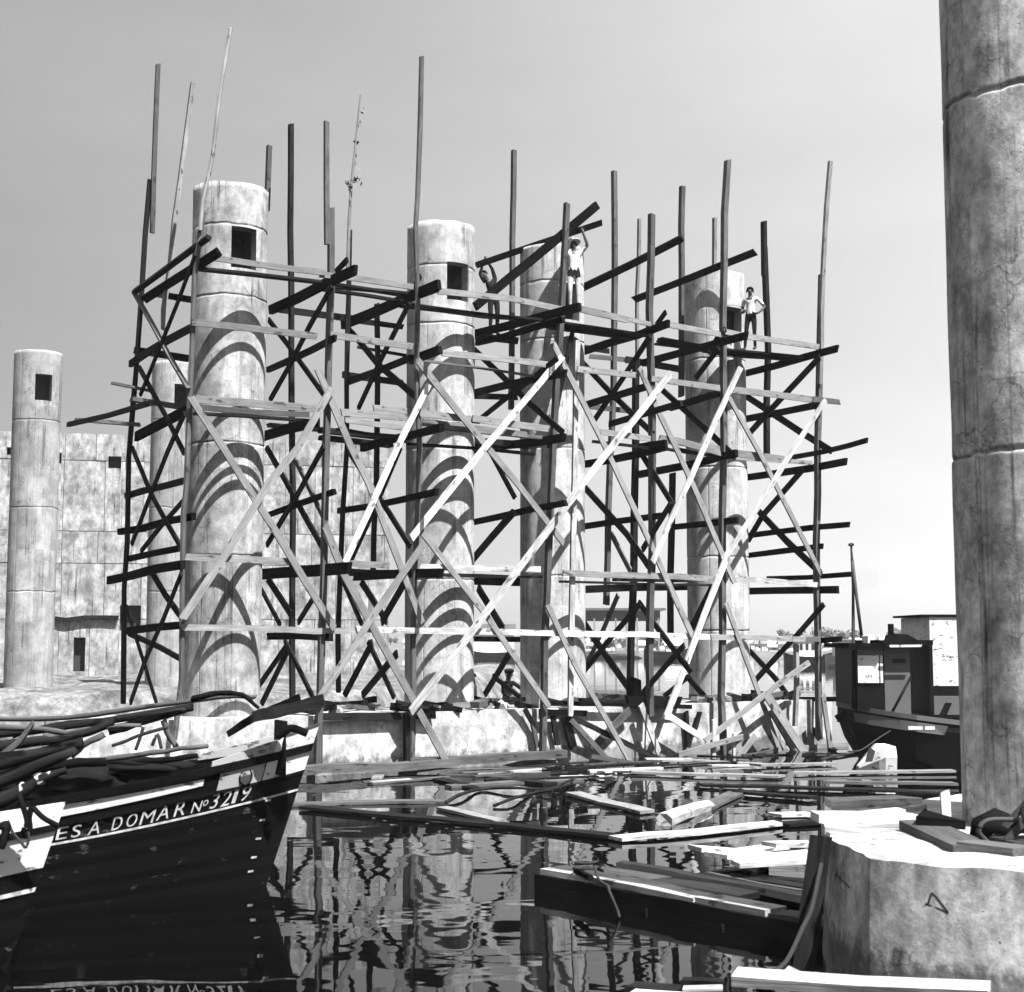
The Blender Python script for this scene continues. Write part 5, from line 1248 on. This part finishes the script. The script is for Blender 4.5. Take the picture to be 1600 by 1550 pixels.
def moored(px0, px1, Y, h, dark, lab, cabin=True):
    a, b = on_y(px0, 1010, Y), on_y(px1, 1010, Y); w = b.x - a.x
    r = empty('moored_barge', ((a.x + b.x) / 2, Y, 0), lab, 'barge')
    secs = []
    for i in range(9):
        f = i / 8; x = a.x + w * f; q = (1 - abs(2 * f - 1) ** 4); bb = .4 + 1.4 * q; zz = h + .4 * abs(2 * f - 1) ** 3
        secs.append([Vector((x, Y - bb, zz)), Vector((x, Y - bb * .9, .3)), Vector((x, Y - bb * .5, -.3)), Vector((x, Y + bb * .5, -.3)), Vector((x, Y + bb * .9, .3)), Vector((x, Y + bb, zz))])
    loft('hull', secs, M['tug' if dark else 'white2'], r)
    if cabin:
        cb = box('cabin', (a.x + w * .5, Y, h + .8), (w * .5, 2.0, 1.7), M['house'], r)
        box('cabin_roof', (a.x + w * .5, Y, h + 1.72), (w * .56, 2.4, .14), M['roofm'], r)
        for k in range(4): box('cabin_window', (a.x + w * (.32 + .12 * k), Y - 1.02, h + 1.0), (w * .06, .06, .6), M['glassd'], cb)
moored(900, 1010, 205, .7, False, 'low pale lighter moored at the far quay under the long shed', False)
moored(1006, 1075, 196, 1.0, True, 'dark lighter moored out from the far quay, left of the right column', False)
moored(1225, 1300, 150, .9, True, 'moored ferry with white windowed cabin behind the right end posts')
moored(1290, 1345, 140, .9, False, 'moored launch with pale cabin just left of the tug mast')
moored(735, 805, 200, .8, True, 'dark lighter moored far off left of the third column', False)

# ------------------------------------------------------------------ people
def person(name_label, root, pose, mats, hair='hair', hat=None, rz=0.0, scale=1.0, extras=None):
    """pose: joint -> (x right, y forward, z up) in metres for a 1.7 m figure; one continuous skinned body"""
    J = dict(pelvis=(0, 0, .93), belly=(0, .01, 1.08), chest=(0, 0, 1.28), neck=(0, .01, 1.46), head=(0, .035, 1.57), crown=(0, .02, 1.655), nose=(0, .125, 1.56),
             shL=(-.17, 0, 1.40), elL=(-.23, -.02, 1.13), wrL=(-.25, .06, .90), haL=(-.25, .09, .82), shR=(.17, 0, 1.40), elR=(.23, -.02, 1.13), wrR=(.25, .06, .90), haR=(.25, .09, .82),
             hiL=(-.09, 0, .88), knL=(-.10, .02, .49), anL=(-.10, -.02, .09), toL=(-.12, .16, .035), hiR=(.09, 0, .88), knR=(.10, .02, .49), anR=(.10, -.02, .09), toR=(.12, .16, .035))
    J.update(pose)
    Rr = dict(pelvis=.125, belly=.112, chest=.125, neck=.052, head=.088, crown=.062, nose=.02, hi=.088, kn=.058, an=.042, to=.036, sh=.065, el=.045, wr=.031, ha=.036)
    names = list(J); idx = {n: i for i, n in enumerate(names)}
    vs_ = [Vector(J[n]) for n in names]; rad = [Rr.get(n, Rr.get(n[:2])) for n in names]; grp = []
    E = [('pelvis', 'belly'), ('belly', 'chest'), ('chest', 'neck'), ('neck', 'head'), ('head', 'crown'), ('head', 'nose')]
    for s in 'LR': E += [('chest', 'sh' + s), ('sh' + s, 'el' + s), ('el' + s, 'wr' + s), ('wr' + s, 'ha' + s), ('pelvis', 'hi' + s), ('hi' + s, 'kn' + s), ('kn' + s, 'an' + s), ('an' + s, 'to' + s)]
    edges = [(idx[a], idx[b]) for a, b in E]; seg_of = list(E)
    for s in 'LR':
        h = Vector(J['ha' + s]); d = (h - Vector(J['wr' + s])).normalized(); e = d.orthogonal().normalized(); f = d.cross(e)
        for k, (off, ln) in enumerate(((-.03, .075), (-.01, .09), (.01, .085), (.03, .065), (-.055, .05))):
            a = len(vs_); vs_ += [h + e * off + d * ln * .5 + f * .008, h + e * off * 1.15 + d * ln + f * .03]; rad += [.010, .008]
            edges += [(idx['ha' + s], a), (a, a + 1)]; seg_of += [('hand', 'hand'), ('hand', 'hand')]
    me = bpy.data.meshes.new('tmp'); me.from_pydata([v * scale for v in vs_], edges, [])
    ob = bpy.data.objects.new('tmp', me); col.objects.link(ob)
    md = ob.modifiers.new('s', 'SKIN'); sk_ = me.skin_vertices[0].data
    for i, r in enumerate(rad): sk_[i].radius = (r * scale, r * scale * (0.8 if names[i] in ('pelvis', 'belly', 'chest') else 1) if i < len(names) else r * scale)
    sk_[idx['pelvis']].use_root = True
    sb = ob.modifiers.new('u', 'SUBSURF'); sb.levels = 1; sb.render_levels = 1
    dg = bpy.context.evaluated_depsgraph_get(); dg.update()
    bme = bpy.data.meshes.new_from_object(ob.evaluated_get(dg)); bpy.data.objects.remove(ob)
    bme.name = 'person'; bme.materials.clear()
    for k in ('skin', mats['top'], mats['legs'], mats.get('feet', 'hair'), mats.get('belt', mats['legs']), mats.get('sleeve', mats['top'])): bme.materials.append(M[k])
    def which(c):
        best, bd = None, 9
        for a, b in E:
            A_, B_ = Vector(J[a]) * scale, Vector(J[b]) * scale; ab = B_ - A_; t = max(0, min(1, (c - A_).dot(ab) / ab.length_squared)); dd = (c - A_ - ab * t).length - .5 * (Rr.get(a, Rr.get(a[:2])))
            if dd < bd: bd, best, bt = dd, (a, b), t
        a, b = best
        if a in ('neck', 'head'): return 0
        if a == 'chest' and b == 'neck': return 1 if bt < .45 else 0
        if a[:2] == 'sh': return 5 if mats.get('longsleeve') or bt < .75 else 0
        if a[:2] == 'el': return 5 if mats.get('longsleeve') and bt < .85 else 0
        if a[:2] == 'wr': return 0
        if a == 'pelvis' and b == 'belly': return 4 if bt < .55 else 1
        if a in ('chest', 'belly'): return 1
        if a[:2] == 'an': return 3
        if a == 'pelvis' : return 4
        return 2
    for p in bme.polygons: p.use_smooth = True; p.material_index = which(p.center)
    Mw = Matrix.Translation(root) @ Matrix.Rotation(rz, 4, 'Z')
    o = link('person', bme, None, None, Mw); tag(o, name_label, 'person')
    hd = Vector(J['head']) * scale; cr = Vector(J['crown']) * scale; up = (cr - hd).normalized(); fw = (Vector(J['nose']) * scale - hd); fw = (fw - up * fw.dot(up)).normalized()
    rot = Matrix((fw.cross(up), fw, up)).transposed().to_4x4()
    bm = bmesh.new(); bmesh.ops.create_icosphere(bm, subdivisions=2, radius=1)
    for v in list(bm.verts):
        if v.co.z < -.35 or (v.co.y > .35 and v.co.z < .35): bm.verts.remove(v)
    for v in bm.verts: v.co = Vector((v.co.x * .10, v.co.y * .115, v.co.z * .105)) * scale * (1 + .06 * mnoise.noise(v.co * 5))
    hm = bpy.data.meshes.new('hair'); bm.to_mesh(hm); bm.free()
    link('hair', hm, M[hair], o, Mw @ Matrix.Translation(hd + up * .035 * scale) @ rot, True)
    ev = []
    for s in (-1, 1):
        box_ = bpy.data.meshes.new('eye'); b2 = bmesh.new(); bmesh.ops.create_icosphere(b2, subdivisions=1, radius=.012 * scale); b2.to_mesh(box_); b2.free()
        link('eye', box_, M['void'], o, Mw @ Matrix.Translation(hd + rot.to_3x3() @ Vector((s * .033, .085, .012)) * scale))
        b3 = bpy.data.meshes.new('ear'); b2 = bmesh.new(); bmesh.ops.create_icosphere(b2, subdivisions=1, radius=.025 * scale); b2.to_mesh(b3); b2.free()
        link('ear', b3, M['skin'], o, Mw @ Matrix.Translation(hd + rot.to_3x3() @ Vector((s * .088, -.005, -.005)) * scale))
    if hat == 'brim':
        vv, ff = [], []
        prof = [(.0, .13), (.09, .12), (.105, .05), (.20, .03), (.20, .02), (.10, .03)]
        for r, z in prof:
            for j in range(16): vv.append(Vector((r * math.cos(j * math.pi / 8), r * math.sin(j * math.pi / 8), z)) * scale)
        for i in range(len(prof) - 1):
            for j in range(16): a = i * 16 + j; b = i * 16 + (j + 1) % 16; ff.append((a, b, b + 16, a + 16))
        link('hat', mesh_from('hat', vv, ff), M['hat'], o, Mw @ Matrix.Translation(hd + up * .02) @ rot, True)
    if hat == 'cap':
        vv, ff = [], []
        prof = [(.0, .14), (.085, .135), (.115, .105), (.105, .05), (.09, .04)]
        for r, z in prof:
            for j in range(14): vv.append(Vector((r * math.cos(j * math.pi / 7), r * math.sin(j * math.pi / 7) + (.04 if z < .11 and math.sin(j * math.pi / 7) > .5 else 0), z)) * scale)
        for i in range(len(prof) - 1):
            for j in range(14): a = i * 14 + j; b = i * 14 + (j + 1) % 14; ff.append((a, b, b + 14, a + 14))
        link('flat_cap', mesh_from('flat_cap', vv, ff), M['darkcloth'], o, Mw @ Matrix.Translation(hd + up * .01) @ rot, True)
    return o, Mw
# facing the camera: forward is -Y, so turn by pi
f1 = on_s(897, 489, -1.35)
person('workman in white shirt and pale trousers with both arms raised to the beam', f1,
       dict(elL=(-.30, .12, 1.56), shL=(-.18, .02, 1.44), wrL=(-.20, .15, 1.80), haL=(-.17, .15, 1.88), elR=(.26, .20, 1.22), wrR=(.16, .24, 1.50), haR=(.14, .24, 1.60), shR=(.18, .02, 1.42), head=(.03, .03, 1.57), crown=(.05, .0, 1.65), nose=(.05, .12, 1.585),
            knL=(-.09, .02, .49), anL=(-.10, -.0, .09), toL=(-.12, .16, .035), knR=(.11, .1, .50), anR=(.10, .03, .09), toR=(.13, .19, .035)),
       dict(top='shirt', legs='trouser', belt='darkcloth', sleeve='shirt'), 'hair', 'brim', math.pi + .15, 1.0)
f2 = on_s(1174, 549, -1.25)
person('young workman in open white shirt and dark trousers with hand on hip', f2,
       dict(elL=(-.36, -.10, 1.15), wrL=(-.22, .06, .98), haL=(-.15, .09, .97), elR=(.24, -.02, 1.12), wrR=(.20, .14, 1.0), haR=(.13, .17, 1.02), nose=(-.03, .125, 1.55), knR=(.12, .04, .49), anR=(.17, .02, .09), toR=(.2, .18, .035)),
       dict(top='shirt', legs='darkcloth', belt='darkcloth', sleeve='shirt'), 'hair', None, math.pi - .5, .96)
f3 = on_s(769, 526, 1.45)
person('dark clothed workman bent left reaching up to the beam end on the back ledger', f3,
       dict(chest=(.04, .0, 1.27), neck=(.14, .02, 1.42), head=(.22, .04, 1.50), crown=(.26, .03, 1.575), nose=(.28, .12, 1.47), shL=(-.08, .0, 1.42), shR=(.20, .0, 1.36), elL=(.02, .04, 1.68), wrL=(.14, .1, 1.80), haL=(.20, .12, 1.86), elR=(.34, .1, 1.5), wrR=(.28, .15, 1.74), haR=(.26, .15, 1.82),
            belly=(.0, .01, 1.08), pelvis=(-.04, 0, .93), hiL=(-.12, 0, .88), hiR=(.05, 0, .88), knL=(-.12, .05, .49), knR=(.05, .05, .49), anL=(-.12, .0, .09), anR=(.05, .0, .09), toL=(-.13, .15, .035), toR=(.06, .15, .035)),
       dict(top='darkcloth', legs='darkcloth', longsleeve=True), 'hair', None, math.pi + .3, 1.0)
# two men behind the cap, in a small white boat
wb = on_y(757, 1125, 37.0); wb.z = 0
pb_ = empty('white_rowing_boat', wb, 'small white rowing boat behind the pile cap carrying two dark figures', 'boat')
secs = []
for i in range(9):
    f = i / 8; x = wb.x - 1.7 + 3.6 * f; q = 1 - abs(2 * f - 1) ** 2.5; bb = .06 + .6 * q; zz = .72 + .16 * abs(2 * f - 1) ** 2
    secs.append([Vector((x, 37 - bb, zz)), Vector((x, 37 - bb * .85, .25)), Vector((x, 37 - bb * .4, -.1)), Vector((x, 37 + bb * .4, -.1)), Vector((x, 37 + bb * .85, .25)), Vector((x, 37 + bb, zz))])
loft('hull', secs, M['white'], pb_)
sit = dict(pelvis=(0, 0, .5), belly=(0, .03, .66), chest=(0, .05, .86), neck=(0, .06, 1.03), head=(0, .09, 1.14), crown=(0, .08, 1.225), nose=(.03, .18, 1.13), shL=(-.17, .05, .97), shR=(.17, .05, .97), elL=(-.26, .1, .72), elR=(.26, .1, .72), wrL=(-.2, .3, .62), wrR=(.2, .3, .62), haL=(-.18, .37, .62), haR=(.18, .37, .62),
           hiL=(-.1, .04, .48), hiR=(.1, .04, .48), knL=(-.13, .44, .55), knR=(.13, .44, .55), anL=(-.12, .42, .12), anR=(.12, .42, .12), toL=(-.13, .58, .07), toR=(.13, .58, .07))
p1_ = on_y(743, 1053, 37.0); person('bare headed figure in white shirt seated behind the pile cap', Vector((p1_.x, 37.0, p1_.z - 1.24)), sit, dict(top='shirt', legs='darkcloth', sleeve='shirt'), 'hair', None, math.pi * .5, 1.0)
sit2 = dict(sit); sit2.update(elL=(-.30, .25, .80), wrL=(-.38, .45, .66), haL=(-.40, .53, .62))
p2_ = on_y(791, 1050, 37.0); person('dark figure in flat cap behind the pile cap, arm reaching left', Vector((p2_.x, 37.0, p2_.z - 1.27)), sit2, dict(top='darkcloth', legs='darkcloth', longsleeve=True), 'hair', 'cap', math.pi + .9, 1.05)

# ------------------------------------------------------------------ faint smoke puff right of the tug mast
sm_ = bpy.data.materials.new('smoke_puff'); sm_.use_nodes = True; t = sm_.node_tree; t.nodes.clear()
pv = t.nodes.new('ShaderNodeVolumePrincipled'); pv.inputs['Color'].default_value = g(0.35); pv.inputs['Density'].default_value = 0.16
ou = t.nodes.new('ShaderNodeOutputMaterial'); t.links.new(pv.outputs[0], ou.inputs['Volume'])
bm = bmesh.new()
for (x, y, r) in ((1346, 918, .8), (1352, 905, 1.05), (1345, 897, .7), (1361, 898, .6)):
    b2 = bmesh.ops.create_icosphere(bm, subdivisions=2, radius=r, matrix=Matrix.Translation(on_y(x, y, 120)))
    for v in b2['verts']: v.co += Vector((mnoise.noise(v.co * .9), 0, mnoise.noise(v.co * .9 + Vector((5, 5, 5))))) * .5
me = bpy.data.meshes.new('smoke'); bm.to_mesh(me); bm.free()
so_ = link('smoke', me, sm_); so_['kind'] = 'stuff'

# ------------------------------------------------------------------ air between us and the far shore
hm = box_mesh('haze', 1700, 1090, 36)
hz_m = bpy.data.materials.new('haze_air'); hz_m.use_nodes = True; t = hz_m.node_tree; t.nodes.clear()
pv = t.nodes.new('ShaderNodeVolumePrincipled'); pv.inputs['Color'].default_value = g(0.95); pv.inputs['Density'].default_value = 0.00018; pv.inputs['Anisotropy'].default_value = 0.0
ou = t.nodes.new('ShaderNodeOutputMaterial'); t.links.new(pv.outputs[0], ou.inputs['Volume'])
hzo = link('haze', hm, hz_m, None, Matrix.Translation((0, 475, 16))); hzo['kind'] = 'stuff'
